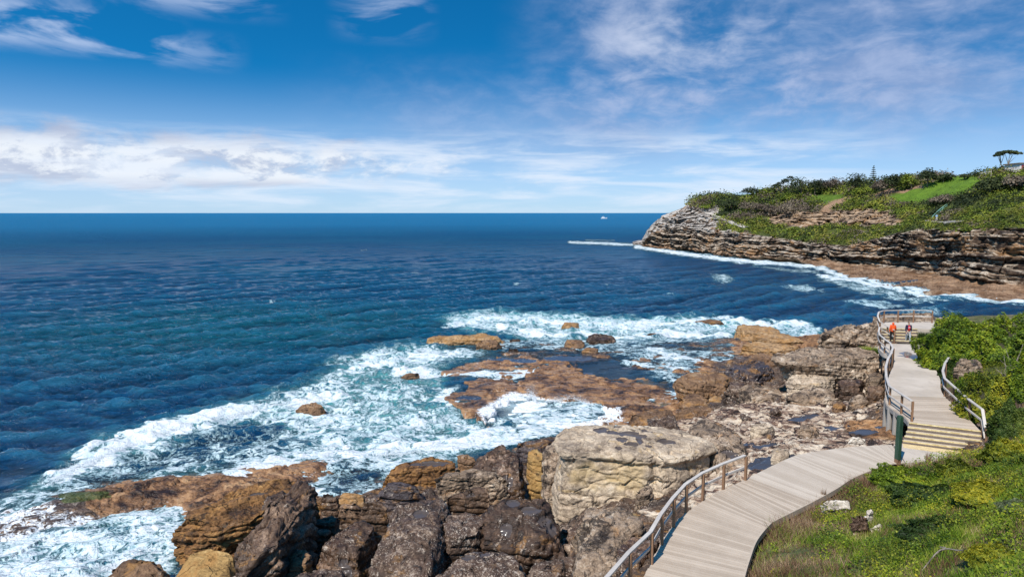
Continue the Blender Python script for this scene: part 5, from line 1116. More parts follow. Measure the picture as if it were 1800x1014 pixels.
def shrub(name, px, top, bot, wpx, zg, kind, label, n=9000, leaf=0.055, cat='shrub', group='shrubs beside the walkway', depth=None, lob=.35):
    shrub.n += 1; rs = np.random.RandomState(100 + shrub.n); base = WY(px, bot, W(px, bot, zg).y)
    Yd = base.y; rx = wpx / 2 / FPX * Yd * 1.05; rz = max(.35, (bot - top) / FPX * Yd * 0.92); ry = depth or min(rx, rz * 1.6)
    c = np.array([base.x * (Yd + ry * .5) / Yd, Yd + ry * .6, 0]); c[2] = float(hz(c[0], c[1])) - .1
    zt = WY(px, top, c[1] + ry * .3).z; rz = float(np.clip(zt - c[2], .3, 6)) / 1.12
    P, d = lump_points(n, rs, np.array([rx, ry, rz]), shrub.n, lob=lob); V, Fq = leaves(P, d + (0, 0, .5), leaf, rs)
    tr = empty(name, c, label, cat, group)
    link('foliage', mesh_np('foliage', V, Fq, M[kind], smoothf=False), tr, (0, 0, 0))
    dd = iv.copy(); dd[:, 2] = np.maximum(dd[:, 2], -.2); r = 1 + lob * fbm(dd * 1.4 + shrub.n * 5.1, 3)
    link('branches', mesh_np('branches', dd * (r * .84)[:, None] * (rx, ry, rz), if_, M['core']), tr, (0, 0, 0))  # solid dark body standing for inner twigs and the shade behind the leaves
    return tr
shrub.n = 0
S = shrub
S('shrub', 1690, 554, 640, 128, 7.0, 'leaf_green', 'large rounded green shrub against the sea right of the far steps', 34000, .075)
S('shrub', 1768, 553, 640, 96, 7.6, 'leaf_green', 'large green shrub dome at the right edge below the water line', 20000, .075)
S('shrub', 1668, 590, 645, 64, 6.9, 'leaf_green', 'green shrub hugging the upper path bend near the far steps', 15000, .07)
S('shrub', 1728, 596, 634, 110, 7.2, 'leaf_green', 'wide green shrub mat behind the grey boulder', 22000, .07)
S('shrub', 1668, 630, 664, 30, 6.6, 'leaf_dark', 'low olive shrub at the path edge left of the grey boulder', 8000, .06)
S('shrub', 1712, 656, 702, 56, 6.6, 'leaf_green', 'green shrub below the grey boulder behind the top of the railing', 14000, .06)
S('shrub', 1748, 640, 725, 104, 7.1, 'leaf_yellow', 'bright yellow tinted shrub above the bush side railing', 26000, .06)
S('shrub', 1808, 620, 700, 60, 8.0, 'leaf_green', 'green shrub with bare grey twigs rising from it, cut by the right edge', 16000, .065, lob=.6)
S('shrub', 1738, 692, 742, 50, 6.3, 'leaf_green', 'dark leafy shrub filling the space behind the railing posts', 16000, .055)
S('shrub', 1788, 702, 785, 80, 7.0, 'leaf_dark', 'dark shrub in the hollow right of the railing end', 26000, .055)
S('shrub', 1784, 770, 850, 100, 6.9, 'leaf_yellow', 'dense yellow green shrub spilling over the right end of the nearer steps', 34000, .05)
S('shrub', 1690, 812, 860, 90, 6.2, 'leaf_yellow', 'low green shrub at the corner of the path below the steps', 24000, .045, lob=.5)
S('shrub', 1590, 818, 862, 100, 5.95, 'leaf_green', 'low spreading shrub at the foot of the green post', 22000, .04, lob=.5)
S('shrub', 1640, 850, 905, 120, 6.3, 'leaf_dark', 'rounded dark green shrub in the middle of the slope', 24000, .05, lob=.5)
S('shrub', 1750, 845, 925, 120, 7.2, 'leaf_yellow', 'broad yellow speckled shrub near the right edge of the slope', 34000, .04, lob=.5)
S('shrub', 1800, 880, 960, 70, 8.3, 'leaf_grey', 'pale grey green shrub at the right edge low on the slope', 16000, .04, lob=.5)
S('shrub', 1770, 960, 1040, 110, 8.6, 'leaf_yellow', 'yellow green shrub in the bottom right corner', 24000, .035, lob=.5)
S('shrub', 1660, 925, 985, 120, 7.4, 'leaf_dark', 'low sprawling shrub above the bottom edge on the slope', 26000, .035, lob=.6)
# spiky dark tuft by the far steps
def tuft(name, px, py, zg, hgt, rad, n, mat, label, cat='grass tuft', wid=.02, group='tufts at the path edge'):
    rs = np.random.RandomState(int(px)); p0 = np.array(W(px, py, zg)[:]); p0[2] = zg
    a = rs.uniform(0, 6.28, n); r = rad * np.sqrt(rs.rand(n)); b = np.stack([r * np.cos(a) * .5, r * np.sin(a) * .5, 0 * a], 1)
    tip = np.stack([r * np.cos(a) * 1.2, r * np.sin(a) * 1.2, hgt * rs.uniform(.5, 1, n)], 1); s = np.cross(tip - b, rs.normal(size=(n, 3))); s /= np.linalg.norm(s, axis=1)[:, None]
    V = np.stack([b - s * wid / 2, b + s * wid / 2, tip], 1).reshape(-1, 3)
    o = link(name, mesh_np(name, V, np.arange(3 * n).reshape(-1, 3), M[mat], smoothf=False), loc=p0); return tag(o, label, cat, group)
tuft('grass_tuft', 1626, 603, 6.7, .95, .55, 1600, 'leaf_dark', 'dark spiky tuft beside the right end of the far steps', wid=.03)
tuft('grass_tuft', 1632, 813, 5.9, .55, .16, 120, 'straw', 'dry upright tuft at the landing edge, left of its twin')
tuft('grass_tuft', 1670, 811, 5.9, .45, .12, 90, 'straw', 'smaller dry tuft at the landing edge closer to the steps shrub')
tuft('grass_tuft', 1447, 877, 5.7, .5, .12, 60, 'straw', 'thin brown tuft poking over the right edge of the boardwalk')
# grass and low ground cover over the slope
rs = np.random.RandomState(21)
def scatter(n, gen, lim=2250):
    out = []
    while sum(len(o) for o in out) < n:
        a = gen(n); s = sdpoly(a[:, 0], a[:, 1], hill_poly); a = a[s > 0.05]; q = proj(a[:, 0], a[:, 1], hz(a[:, 0], a[:, 1]) + .2)
        out.append(a[(q[0] > 1250) & (q[0] < lim) & (q[1] < 1080)])
    return np.concatenate(out)[:n]
gxy = scatter(270000, lambda n: np.stack([rs.uniform(4, 34, n), 8 + 30 * rs.rand(n) ** 1.3], 1))
g3 = np.column_stack([gxy, hz(gxy[:, 0], gxy[:, 1]) - .02]); n = len(g3)
dens = fbm(g3 * .6 + 3, 3); edge_d = sdpoly(gxy[:, 0], gxy[:, 1], hill_poly)
hgt = (.10 + .16 * rs.rand(n)) * (1 + dens * .9) * (1 + .7 * smooth(-edge_d, -1.3, -.2)); lean = rs.normal(size=(n, 3)) * (.5, .5, 0) * hgt[:, None]
s = rs.normal(size=(n, 3)) * (1, 1, .1); s /= np.linalg.norm(s, axis=1)[:, None]; wd = rs.uniform(.006, .013, n)[:, None]
tip = g3 + lean + np.column_stack([0 * hgt, 0 * hgt, hgt])
V = np.stack([g3 - s * wd, g3 + s * wd, tip], 1).reshape(-1, 3); F3 = np.arange(3 * n).reshape(-1, 3)
dry = (fbm(g3 * .35 + 50, 3) * .9 + smooth(-edge_d, -2.0, -.3) * .62 + rs.normal(size=n) * .3) > .27
gr = link('grass', mesh_np('grass', V, F3, smoothf=False, mats=[M['grass'], M['straw']], midx=dry.astype(int))); tag(gr, 'green and straw coloured grass covering the slope right of the boardwalk', kind='stuff')
lxy = scatter(215000, lambda n: np.stack([rs.uniform(4, 38, n), 8 + 36 * rs.rand(n) ** 1.2], 1)); c3 = np.column_stack([lxy, hz(lxy[:, 0], lxy[:, 1])])
k = fbm(c3 * .75 + 8, 4) + .35 * smooth(lxy[:, 0], 8, 18); ok = (k > .02) & (sdpoly(lxy[:, 0], lxy[:, 1], hill_poly) > .5); ok &= ~np.any([np.hypot(lxy[:, 0] - q.x, lxy[:, 1] - q.y) < r_ for q, r_ in ((W(1468, 889, 6.0), .75), (W(1512, 928, 6.4), .65), (W(1526, 907, 6.5), .4), (W(1544, 930, 6.4), .45))], axis=0)
c3 = c3[ok]; k = k[ok]
c3[:, 2] += rs.rand(len(c3)) ** .6 * np.clip(.05 + k * 1.0, 0, .55)
V, Fq = leaves(c3, np.array([[0, 0, 1.0]]), .034, rs, .6)
midx = (fbm(c3 * .5 + 70, 3) > .05).astype(int)
gc = link('ground_cover', mesh_np('ground_cover', V, Fq, smoothf=False, mats=[M['leaf_green'], M['leaf_yellow']], midx=midx)); tag(gc, 'low leafy creeping plants mounded over the slope', kind='stuff')
# rocks and sticks in the grass
def hb_rock(poly, z0, z1, mat, label, **k): return boulder('rock', poly, z0, z1, mat, label, 'rock', 'rocks on the grassy slope', **k)
hb_rock([(1440,890),(1443,883),(1465,880),(1490,884),(1498,892),(1480,897),(1455,896)], 5.95, 6.3, 'white', 'flat white topped rock in the dry grass beside the boardwalk', r=.1, res=.04, sink=.3)
hb_rock([(1494,938),(1497,922),(1508,912),(1520,914),(1532,928),(1528,936),(1512,940)], 6.25, 6.9, 'dark', 'dark shiny broken rock half sunk in the grass', r=.08, res=.04, block=1, sink=.3)
hb_rock([(1515,911),(1518,903),(1528,900),(1536,906),(1534,912)], 6.4, 6.8, 'white', 'small white rock just above the dark broken one', r=.2, res=.04, sink=.3)
hb_rock([(1530,938),(1536,925),(1552,920),(1556,928),(1545,936)], 6.35, 6.65, 'white', 'low grey rock to the right of the dark broken one', r=.1, res=.04, sink=.3)
hb_rock([(1675,655),(1678,642),(1690,630),(1705,623),(1720,624),(1729,634),(1728,644),(1705,650),(1690,658)], 7.25, 7.95, 'palestain', 'grey and white boulder with dark patches lying among the shrubs above the railing', r=.5, slope=.5, res=.06, pools=[(1715,633,10,6)], seed=140)
for (pts, z_, lab) in (([(1620,1012),(1645,1000),(1660,992),(1650,985)], 8.0, 'bleached forked stick lying near the bottom edge of the slope'), ([(1640,985),(1660,992),(1680,1004),(1690,1012)], 8.1, 'second bleached stick crossing the forked one near the bottom edge'), ([(1461,957),(1466,949),(1474,946)], 6.35, 'short curved pale stick in the green grass')):
    p = np.array([W(a, b, z_)[:] for a, b in pts]); p[:, 2] = hz(p[:, 0], p[:, 1]) + .22; mb = MB(); mb.tube(catmull(p, 5), .016, 6); tag(mb.build('stick', M['twig'], smoothf=True), lab, 'stick', 'dead sticks on the slope')
# bare twigs of the grey shrub
mb = MB(); rs = np.random.RandomState(4)
for i in range(60):
    b = np.array(W(1790 + rs.uniform(-18, 18), 690, 8.0)[:]); d = rs.normal(size=3) * (.5, .4, .3) + (0, 0, 1.1); L_ = rs.uniform(.5, 1.4); mid = b + d * L_ * .5 + rs.normal(size=3) * .12
    mb.tube([b, mid, b + d * L_], [.03, .018, .006], 5)
tag(mb.build('dead_shrub', M['twig'], smoothf=True), 'bare grey twiggy bush standing among the greenery at the right edge', 'shrub', 'shrubs beside the walkway')
# green on the rocks by the far railing
tuft('grass_tuft', 1531, 621, 5.3, .55, .9, 900, 'leaf_green', 'green tuft growing on the rocks under the far railing', wid=.04)

# ------------------------------------------------------------------ headland
ST = [ # px, py of: shoreline, cliff foot, cliff top, bench, mid ledge, slope, crest ; extra distance of the last five behind the shore
 (1112,431.5,431.2,431,430.8,430.6,430.4,430.2, 1,2,3,4,5),
 (1128,433,430.5,428.5,427.5,427,426.5,426, 3,5,7,9,11),
 (1139,436,430,417,413,411,409.5,408.5, 5,9,13,17,21),
 (1165,438,432,400,391,386,383,381, 6,12,18,24,30),
 (1200,441,436,399,385,376,370,366, 7,14,24,34,42),
 (1222,443,438,402,386,371,359,352, 7,16,28,40,50),
 (1250,447,441,405,385,369,355,347, 7,18,32,46,58),
 (1300,454,448,411,394,376,356,343, 8,20,36,54,70),
 (1350,458,452,420,399,380,356,338, 8,22,38,58,76),
 (1400,462,456,427,402,374,350,334, 8,22,38,60,80),
 (1450,470,460,431,405,372,346,330, 8,22,38,60,82),
 (1500,490,466,433,407,370,342,326, 8,20,36,58,82),
 (1560,502,473,418,403,372,341,321, 7,18,34,56,80),
 (1600,509,478,406,398,372,339,316, 6,16,32,54,78),
 (1640,516,484,404,396,372,337,311, 6,15,30,52,76),
 (1700,522,494,406,395,368,335,308, 6,14,28,48,70),
 (1760,528,500,406,390,360,328,302, 6,14,26,44,64),
 (1800,532,503,406,386,354,322,300, 6,14,26,42,60),
 (1880,545,512,408,382,345,314,294, 6,14,26,42,58),
 (2000,565,530,412,378,335,305,288, 6,14,26,40,55),
 (2200,610,570,430,385,330,300,284, 6,14,26,40,55)]
ST = np.array(ST, float); nS = len(ST)
rows = []
for s_ in ST:
    px = s_[0]; A = W(px, s_[1], 0.0); zB = 1.4 if px > 1135 else .1; Bf = W(px, s_[2], zB); Yc = Bf.y
    r_ = [(A * ((A.y - 8) / A.y))[:2] + (0,), ]
    pre = A * ((A.y - 9) / A.y); L_ = [(pre.x, pre.y, -3.0), A[:], (A + (Bf - A) * .92)[:2] + (zB * .8,), Bf[:]]
    for k in range(5):
        q = WY(px, s_[3 + k], Yc + s_[8 + k]); L_.append(q[:])
    q = np.array(L_[-1]); di = np.array([q[0], q[1], 0]) / math.hypot(q[0], q[1])
    L_.append(tuple(q + di * 30 + (0, 0, .3))); L_.append(tuple(q + di * 90 - (0, 0, 8 if px > 1300 else 12))); L_.append(tuple(q + di * 130 - (0, 0, q[2] + 3)))
    rows.append(L_)
G0 = np.array(rows)                                                    # stations x levels x 3
sub_l = [6, 14, 8, 46, 18, 40, 46, 46, 16, 10, 6]
pxs = np.concatenate([np.linspace(ST[i, 0], ST[i + 1, 0], max(2, int((ST[i + 1, 0] - ST[i, 0]) * .95)), endpoint=False) for i in range(nS - 1)] + [[ST[-1, 0]]])
def interp_st(vals):                                                   # monotone smooth interpolation along the stations
    t = np.clip((pxs[:, None] - ST[None, :-1, 0]) / (ST[1:, 0] - ST[:-1, 0])[None], 0, 1); i = np.clip(np.searchsorted(ST[:, 0], pxs, side='right') - 1, 0, nS - 2)
    u = (pxs - ST[i, 0]) / (ST[i + 1, 0] - ST[i, 0]); u = (u * .5 + .5 * u * u * (3 - 2 * u))[:, None]; return vals[i] * (1 - u) + vals[i + 1] * u
cols = interp_st(G0.reshape(nS, -1)).reshape(len(pxs), -1, 3)
lev, par = [], []
for k, m_ in enumerate(sub_l):
    for j in range(m_): t = j / m_; lev.append(cols[:, k] * (1 - t) + cols[:, k + 1] * t); par.append(k + t)
lev.append(cols[:, -1]); par.append(len(sub_l)); Gm = np.array(lev); par = np.array(par)  # rows x cols x 3
nl, ncx = Gm.shape[:2]; PAR = np.repeat(par, ncx); PXC = np.tile(pxs, nl); p = Gm.reshape(-1, 3).copy()
cliff = smooth(PAR, 2.85, 3.1) * smooth(-PAR, -4.5, -4.0); ledge2 = smooth(PAR, 5.05, 5.35) * smooth(-PAR, -6.25, -6.0) * smooth(PXC, 1330, 1355) * smooth(-PXC, -1600, -1560)
rocky = np.maximum(np.maximum(cliff, ledge2 * .8), smooth(-PXC, -1330, -1230) * smooth(-PAR, -7.4, -6.2)); shelf_ = smooth(PAR, .9, 1.05) * smooth(-PAR, -3.1, -2.9)
out = -Gm[:, :].copy(); outv = np.stack([-p[:, 0], -p[:, 1], 0 * p[:, 0]], 1); outv /= np.linalg.norm(outv, axis=1)[:, None]
n2 = fbm(p * (.06, .06, .03), 4); bt = 1.1
u = (p[:, 2] + .02 * p[:, 0] + n2 * 1.6 + fbm(p * (.2, .2, .2), 3) * .5) / bt; ui = np.floor(u).astype(np.int64); uf = u - ui
off = (_perm[ui & 4095] % 100) / 100. - .5
led = off * 3.2 - 2.0 * np.exp(-(np.minimum(uf, 1 - uf) / .14) ** 2) + fbm(p * (.18, .18, .55), 4) * 1.8
u2 = (p[:, 2] + n2) / .45; off2 = (_perm[(np.floor(u2).astype(np.int64) + 99) & 4095] % 100) / 100. - .5
f1, f2, cid = worley(p * (.16, .16, .30) + n2[:, None], 7)
led += (cid - .5) * 2.0 - 1.0 * np.exp(-((f2 - f1) / .05) ** 2) + off2 * 1.5
p += outv * (led * rocky * .85 + cliff * (smooth(PAR, 3.0, 4.0) * 3.6 - 2.0) - 3.4 * smooth(PAR, 2.95, 3.08) * smooth(-PAR, -3.42, -3.25) * smooth(PXC, 1440, 1480) * smooth(-PXC, -1670, -1640))[:, None]; p += outv * (fbm(p * .09, 4) * 3.5 * np.maximum(cliff, smooth(PAR, 3.8, 5.5) * .5) * smooth(PXC, 1128, 1160))[:, None]
p[:, 0] -= led * rocky * .4 * smooth(-PXC, -1240, -1150) + fbm(p * .15 + 33, 4) * 2 * smooth(-PXC, -1220, -1160) * smooth(PXC, 1128, 1140) * smooth(PAR, 2.9, 3.3)
p[:, 2] += rocky * (cid - .5) * 1.1 * smooth(PAR, 3.9, 4.1) + (1 - rocky) * smooth(PAR, 4, 4.3) * smooth(-PAR, -8.1, -7.7) * fbm(p * .10, 4) * 1.3
p[:, 2] += shelf_ * (fbm(p * (.12, .3, .1), 4) * 1.0 + (np.floor(fbm(p * (.07, .2, .1) + 9, 3) * 5) / 5) * .8)
p[:, 2] = np.where(PXC < 1140, np.minimum(p[:, 2], 1.0 + 20 * smooth(PXC, 1128, 1140)), p[:, 2])
# what grows or lies where
def reg(poly, f=5): 
    qx, qy = PXC, proj(Gm.reshape(-1, 3)[:, 0], Gm.reshape(-1, 3)[:, 1], Gm.reshape(-1, 3)[:, 2])[1]
    return smooth(sdpoly(qx, qy, poly, .5, 1.0) + n2 * 4, -f / 2, f / 2)
lawn = np.maximum(reg([(1552,347),(1600,334),(1640,325),(1668,313),(1690,307),(1716,308),(1732,318),(1708,338),(1665,347),(1623,354),(1575,354)], 3), reg([(1282,345),(1300,336),(1330,333),(1345,342),(1300,350)], 3))
lawn = np.maximum(lawn, .7 * reg([(1430,345),(1480,340),(1490,352),(1440,362)], 3))
bare = np.maximum(reg([(1447,362),(1470,350),(1490,340),(1500,345),(1480,360),(1455,375),(1440,372)], 2.5), reg([(1500,348),(1560,336),(1620,330),(1560,344),(1505,354)], 2))
veg = smooth(PAR, 4.0, 4.35) * (1 - ledge2 * .95) * (1 - smooth(-PXC, -1310, -1240) * smooth(-PAR, -6.6, -6.1)) * (.95 + n2 * .9)
veg = np.maximum(veg, smooth(PAR, 6.5, 6.9)); veg = veg * smooth(PXC, 1212, 1238); rockm = 1 - smooth(veg, .25, .5)
def headland_mat():
    m, T, b, _ = material('headland_ground'); g = T.n('ShaderNodeNewGeometry'); P = g.outputs['Position']
    rk, lw, ba, sh = (T.attr(a) for a in ('rock', 'lawn', 'bare', 'shelf'))
    sb = T.noise(T.scl(P, (.035, .035, 1.1)), 1.0, 7, .68, .7); bl = T.noise(T.scl(P, (.3, .3, .6)), 1.0, 6, .68, .6); st_ = T.noise(T.scl(P, (.35, .35, .07), (4, 2, 1)), 1.0, 5, .65, .4)
    f = T.m('ADD', T.m('MULTIPLY', sb, .65), T.m('MULTIPLY', bl, .35))
    c = T.ramp(f, [(.42, (.018, .012, .010)), (.49, (.085, .055, .038)), (.545, (.28, .195, .13)), (.62, (.62, .49, .36)), (.7, (.68, .6, .5))])
    c = T.mix(T.m('MULTIPLY', T.ss(T.noise(T.scl(P, (.08, .08, .2), (9, 9, 9)), 1.0, 5, .6), .52, .62), .65), c, (.46, .25, .11))
    nz_ = T.n('ShaderNodeSeparateXYZ', {0: g.outputs['True Normal']}).outputs[2]; c = T.mix(T.m('MULTIPLY', T.ss(nz_, .35, .8), T.ss(bl, .44, .60)), c, (.56, .47, .37))  # pale weathered tops; upward faces brightened in the colour as by light from above
    c = T.mix(T.m('MULTIPLY', T.attr('ledge'), T.m('MULTIPLY', T.ss(bl, .42, .60), .7)), c, (.50, .31, .17))
    c = T.mix(T.m('MULTIPLY', T.attr('pale'), T.ss(bl, .40, .56)), c, (.56, .51, .46))
    c = T.mix(T.m('MULTIPLY', T.ss(st_, .56, .66), .8), c, (.035, .027, .025))
    shc = T.mix(T.ss(bl, .35, .65), (.16, .085, .045), (.42, .27, .17)); c = T.mix(sh, c, shc)
    gn = T.noise(P, .25, 6, .7, .5); gc_ = T.ramp(gn, [(.3, (.022, .032, .01)), (.5, (.07, .09, .02)), (.65, (.13, .14, .035)), (.8, (.19, .15, .08))])
    c = T.mix(rk, gc_, c); c = T.mix(lw, c, T.mix(gn, (.07, .15, .012), (.17, .27, .03))); c = T.mix(ba, c, T.mix(gn, (.30, .17, .10), (.46, .31, .2)))
    T.set(b.inputs['Base Color'], c); b.inputs['Roughness'].default_value = .9; b.inputs['Specular IOR Level'].default_value = .2
    T.set(b.inputs['Normal'], T.bump(T.m('ADD', T.m('MULTIPLY', sb, .8), bl), 1.0, 1.6)); return m
M['headland'] = headland_mat()
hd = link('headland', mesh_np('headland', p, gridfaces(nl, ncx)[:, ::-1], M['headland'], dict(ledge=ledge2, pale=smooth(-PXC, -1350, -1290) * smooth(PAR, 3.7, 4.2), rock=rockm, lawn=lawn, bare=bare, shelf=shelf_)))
tag(hd, 'rocky headland with banded sandstone cliffs and scrub on top', kind='structure')
HP = p.reshape(nl, ncx, 3); _hq = proj(HP[..., 0], HP[..., 1], HP[..., 2])[1]
_front = slice(np.searchsorted(par, 3.0), np.searchsorted(par, 8.0) + 1)
def HL(px, py):                       # point of the headland surface seen there
    c_ = int(np.clip(np.searchsorted(pxs, px), 0, ncx - 1)); q = _hq[_front, c_]; k = int(np.argmin(np.abs(q - py))); v = HP[_front, c_][k]
    return np.array([(px - 900) / FPX * (v[1] * ct - (v[2] - CAM_H) * st), v[1], v[2]])
# heath: every bush is a mound of small leaves
def blob_cloud(items, seed):          # (centre, radii, tone) -> leaf mesh data
    rs = np.random.RandomState(seed); Vv, mi = [], []
    for c_, rad_, tone, nl_, lf in items:
        P, d = lump_points(nl_, rs, np.array(rad_), rs.randint(999), lob=.4, freq=1.7); v, _ = leaves(P + c_, d + (0, 0, .6), lf, rs, .65); Vv.append(v); mi.append(np.full(nl_, tone))
    V = np.concatenate(Vv); return V, np.arange(len(V)).reshape(-1, 4), np.concatenate(mi)
M['h0'] = leaf_mat('heath_green', [(0.1, (0.03, 0.05, 0.01)), (0.5, (0.13, 0.18, 0.02)), (0.9, (0.30, 0.32, 0.04))], .7, .12)
M['h1'] = leaf_mat('heath_dark', [(0.1, (0.012, 0.02, 0.008)), (0.5, (0.035, 0.05, 0.017)), (0.9, (0.09, 0.105, 0.035))], .7, .12)
M['h2'] = leaf_mat('heath_grey', [(0.1, (0.055, 0.042, 0.032)), (0.5, (0.15, 0.115, 0.085)), (0.9, (0.28, 0.23, 0.16))], .7, .12)
M['h3'] = leaf_mat('heath_yellow', [(0.1, (0.06, 0.075, 0.012)), (0.5, (0.17, 0.18, 0.025)), (0.9, (0.33, 0.30, 0.06))], .7, .12)
HM = [M['h0'], M['h1'], M['h2'], M['h3']]
rs = np.random.RandomState(31); items = []
vegok = (veg > .38).reshape(nl, ncx) & (lawn.reshape(nl, ncx) < .04) & (bare.reshape(nl, ncx) < .3)
for _ in range(7600):
    i = rs.randint(np.searchsorted(par, 4.1), np.searchsorted(par, 8.4)); j = rs.randint(0, ncx)
    if not vegok[i, j] or pxs[j] > 1900: continue
    c_ = HP[i, j]; s_ = rs.uniform(.7, 2.0) * (1 + .5 * (par[i] > 6.4)) * c_[1] / 220 ** 1.0
    q = _hq[i, j]; t_ = fbm(np.array([c_ * .06 + 7]), 2)[0] * 1.2 + rs.normal() * .16
    tone = 1 if t_ < -.22 else (0 if t_ < .12 else (3 if t_ < .34 else 2)); 
    if par[i] < 5.4 and rs.rand() < .6: tone = rs.choice([0, 3])
    items.append((c_ - (0, 0, .2), (s_ * 1.25, s_ * 1.1, s_ * .85), tone, 46, .30 * max(.7, c_[1] / 220)))
V, Fq, mi = blob_cloud(items, 3)
tag(link('heath', mesh_np('heath', V, Fq, smoothf=False, mats=HM, midx=mi)), 'wind clipped coastal heath covering the headland slopes', kind='stuff')
# trees and large bushes that can be told apart on the headland
M['bark'] = simple_mat('tree_bark', (0.10, 0.075, 0.055), (0.22, 0.18, 0.14), .9, 3)
def tree(px, top, base, wpx, tone, label, shape='round', cat='tree', n=900, lf=.32, group='trees on the headland', name='tree'):
    tree.n += 1; rs = np.random.RandomState(500 + tree.n); b = HL(px, base); D = b[1]; s = D / FPX; Ht = (base - top) * s * 1.03; Wd = wpx * s
    o = empty(name, b - (0, 0, .5), label, cat, group); V = []; tr = MB(); z0 = np.array([0, 0, -.2])
    if shape == 'round':
        tr.tube([z0, (0, 0, Ht * .35), (.1, 0, Ht * .7)], [.22, .16, .06], 7)
        its = [((rs.uniform(-.3, .3) * Wd, rs.uniform(-.3, .3) * Wd, Ht * rs.uniform(.38, .62)), (Wd * rs.uniform(.22, .36),) * 2 + (Ht * rs.uniform(.24, .38),), 0, n // 7, lf) for _ in range(7)]
        for it in its: tr.tube([(0, 0, Ht * .3), np.array(it[0]) * .9], [.1, .04], 5)
    elif shape == 'wind':
        its = []
        for i in range(9):
            t = rs.rand(); e = np.array([Wd * (-.45 + .95 * t), rs.uniform(-.2, .2) * Wd, Ht * (.42 + .48 * t + rs.uniform(-.08, .08))]); tr.tube([z0, (-Wd * .1, 0, Ht * .25), e], [.18, .11, .03], 6)
            its.append((e, (Wd * .17, Wd * .17, Ht * .09), 0, n // 9, lf))
    elif shape == 'umbrella':
        its = []
        for i in range(10):
            t = i / 9; e = np.array([Wd * (-.42 + .86 * t), rs.uniform(-.15, .15) * Wd, Ht * (.80 + .14 * math.sin(t * 3) + .06 * t)]); f_ = np.array([Wd * (-.16 if t < .45 else .14), 0, Ht * .45])
            tr.tube([(Wd * (.02 if t < .45 else .2), 0, -.3), f_, e], [.16, .11, .03], 6); its.append((e, (Wd * .15, Wd * .16, Ht * .085), 0, n // 10, lf))
    elif shape == 'norfolk':
        tr.tube([z0, (0, 0, Ht)], [.2, .03], 7); its = []
        for i in range(8):
            z_ = Ht * (.2 + .78 * i / 8); r_ = Wd * .52 * (1 - (i / 8.5))
            for a in range(6): an = a * 1.047 + i; e = np.array([r_ * math.cos(an), r_ * math.sin(an), z_ + r_ * .15]); tr.tube([(0, 0, z_), e], [.05, .02], 4); its.append((e * (.62, .62, 1), (r_ * .42 + .1,) * 2 + (.13,), 0, 20, .2))
        its.append(((0, 0, Ht * .95), (.25, .25, .5), 0, 30, .15))
    V, Fq, _ = blob_cloud([(np.array(a), np.array(r_), t_, max(n_, 8), l_) for a, r_, t_, n_, l_ in its], tree.n + 60)
    link('crown', mesh_np('crown', V, Fq, HM[tone], smoothf=False), o, (0, 0, 0)); link('trunk', tr.mesh('trunk', M['bark'], True), o, (0, 0, 0)); return o
tree.n = 0
tree(1243, 357, 369, 26, 0, 'small dark bush below the stone lookout at the tip of the headland', n=500, lf=.3, cat='bush', name='bush', group='bushes on the headland')
tree(1322, 326, 350, 34, 1, 'leftmost round tree on the skyline next to the small lawn', n=900)
tree(1349, 328, 348, 24, 0, 'low domed tree just right of the leftmost skyline tree')
tree(1376, 308, 345, 38, 1, 'wind swept tree leaning right with open branches on the skyline', 'wind', n=900)
tree(1408, 306, 345, 36, 1, 'tall dark tree right of the wind swept one')
tree(1432, 309, 343, 32, 1, 'tree between the tall dark one and the sunlit clump on the skyline')
tree(1459, 309, 340, 36, 2, 'greyish sunlit tree left of the gap in the skyline')
tree(1384, 335, 356, 28, 0, 'green shrub tree in front of the wind swept tree')
tree(1502, 299, 342, 38, 1, 'bushy tree immediately left of the conical pine')
tree(1534, 291, 326, 15, 1, 'small conical pine with tiered branches on the skyline', 'norfolk')
tree(1518, 322, 348, 32, 0, 'rounded tree standing below the conical pine')
tree(1550, 312, 345, 34, 2, 'grey brown rounded tree right of the conical pine')
tree(1572, 301, 338, 36, 1, 'dark tree second to the right of the conical pine')
tree(1602, 299, 333, 36, 0, 'green topped tree left of the tallest clump above the lawn')
tree(1630, 294, 328, 36, 1, 'tallest dark tree above the lawn')
tree(1658, 300, 321, 32, 1, 'low tree where the wood meets the top of the lawn')
tree(1695, 302, 314, 18, 1, 'small lone tree on the skyline at the top right end of the lawn', n=400)
tree(1765, 266, 303, 42, 1, 'umbrella shaped pine with two bare leaning trunks high on the right skyline', 'umbrella', n=1300, lf=.26)
tree(1740, 306, 345, 56, 1, 'big dark bush right of the lawn below the umbrella pine', cat='bush', name='bush', n=1400, group='bushes on the headland')
tree(1785, 300, 335, 50, 2, 'big grey purple bush at the right edge below the umbrella pine', cat='bush', name='bush', n=1400, group='bushes on the headland')
tree(1660, 338, 362, 44, 2, 'grey brown bush under the lower edge of the lawn', cat='bush', name='bush', n=900, group='bushes on the headland')
for i, (a, b, c_, w_) in enumerate(((1285, 347, 372, 40), (1320, 350, 376, 40), (1352, 354, 380, 40), (1380, 356, 382, 36))):
    tree(a, b, c_, w_, 2 if i != 0 else 1, ['dark low bush beside the lookout on the headland top', 'grey bush second in the low row right of the lookout', 'grey bush third in the low row right of the lookout', 'grey bush at the right end of the low row, above the orange ledge'][i], cat='bush', name='bush', n=900, group='bushes on the headland')
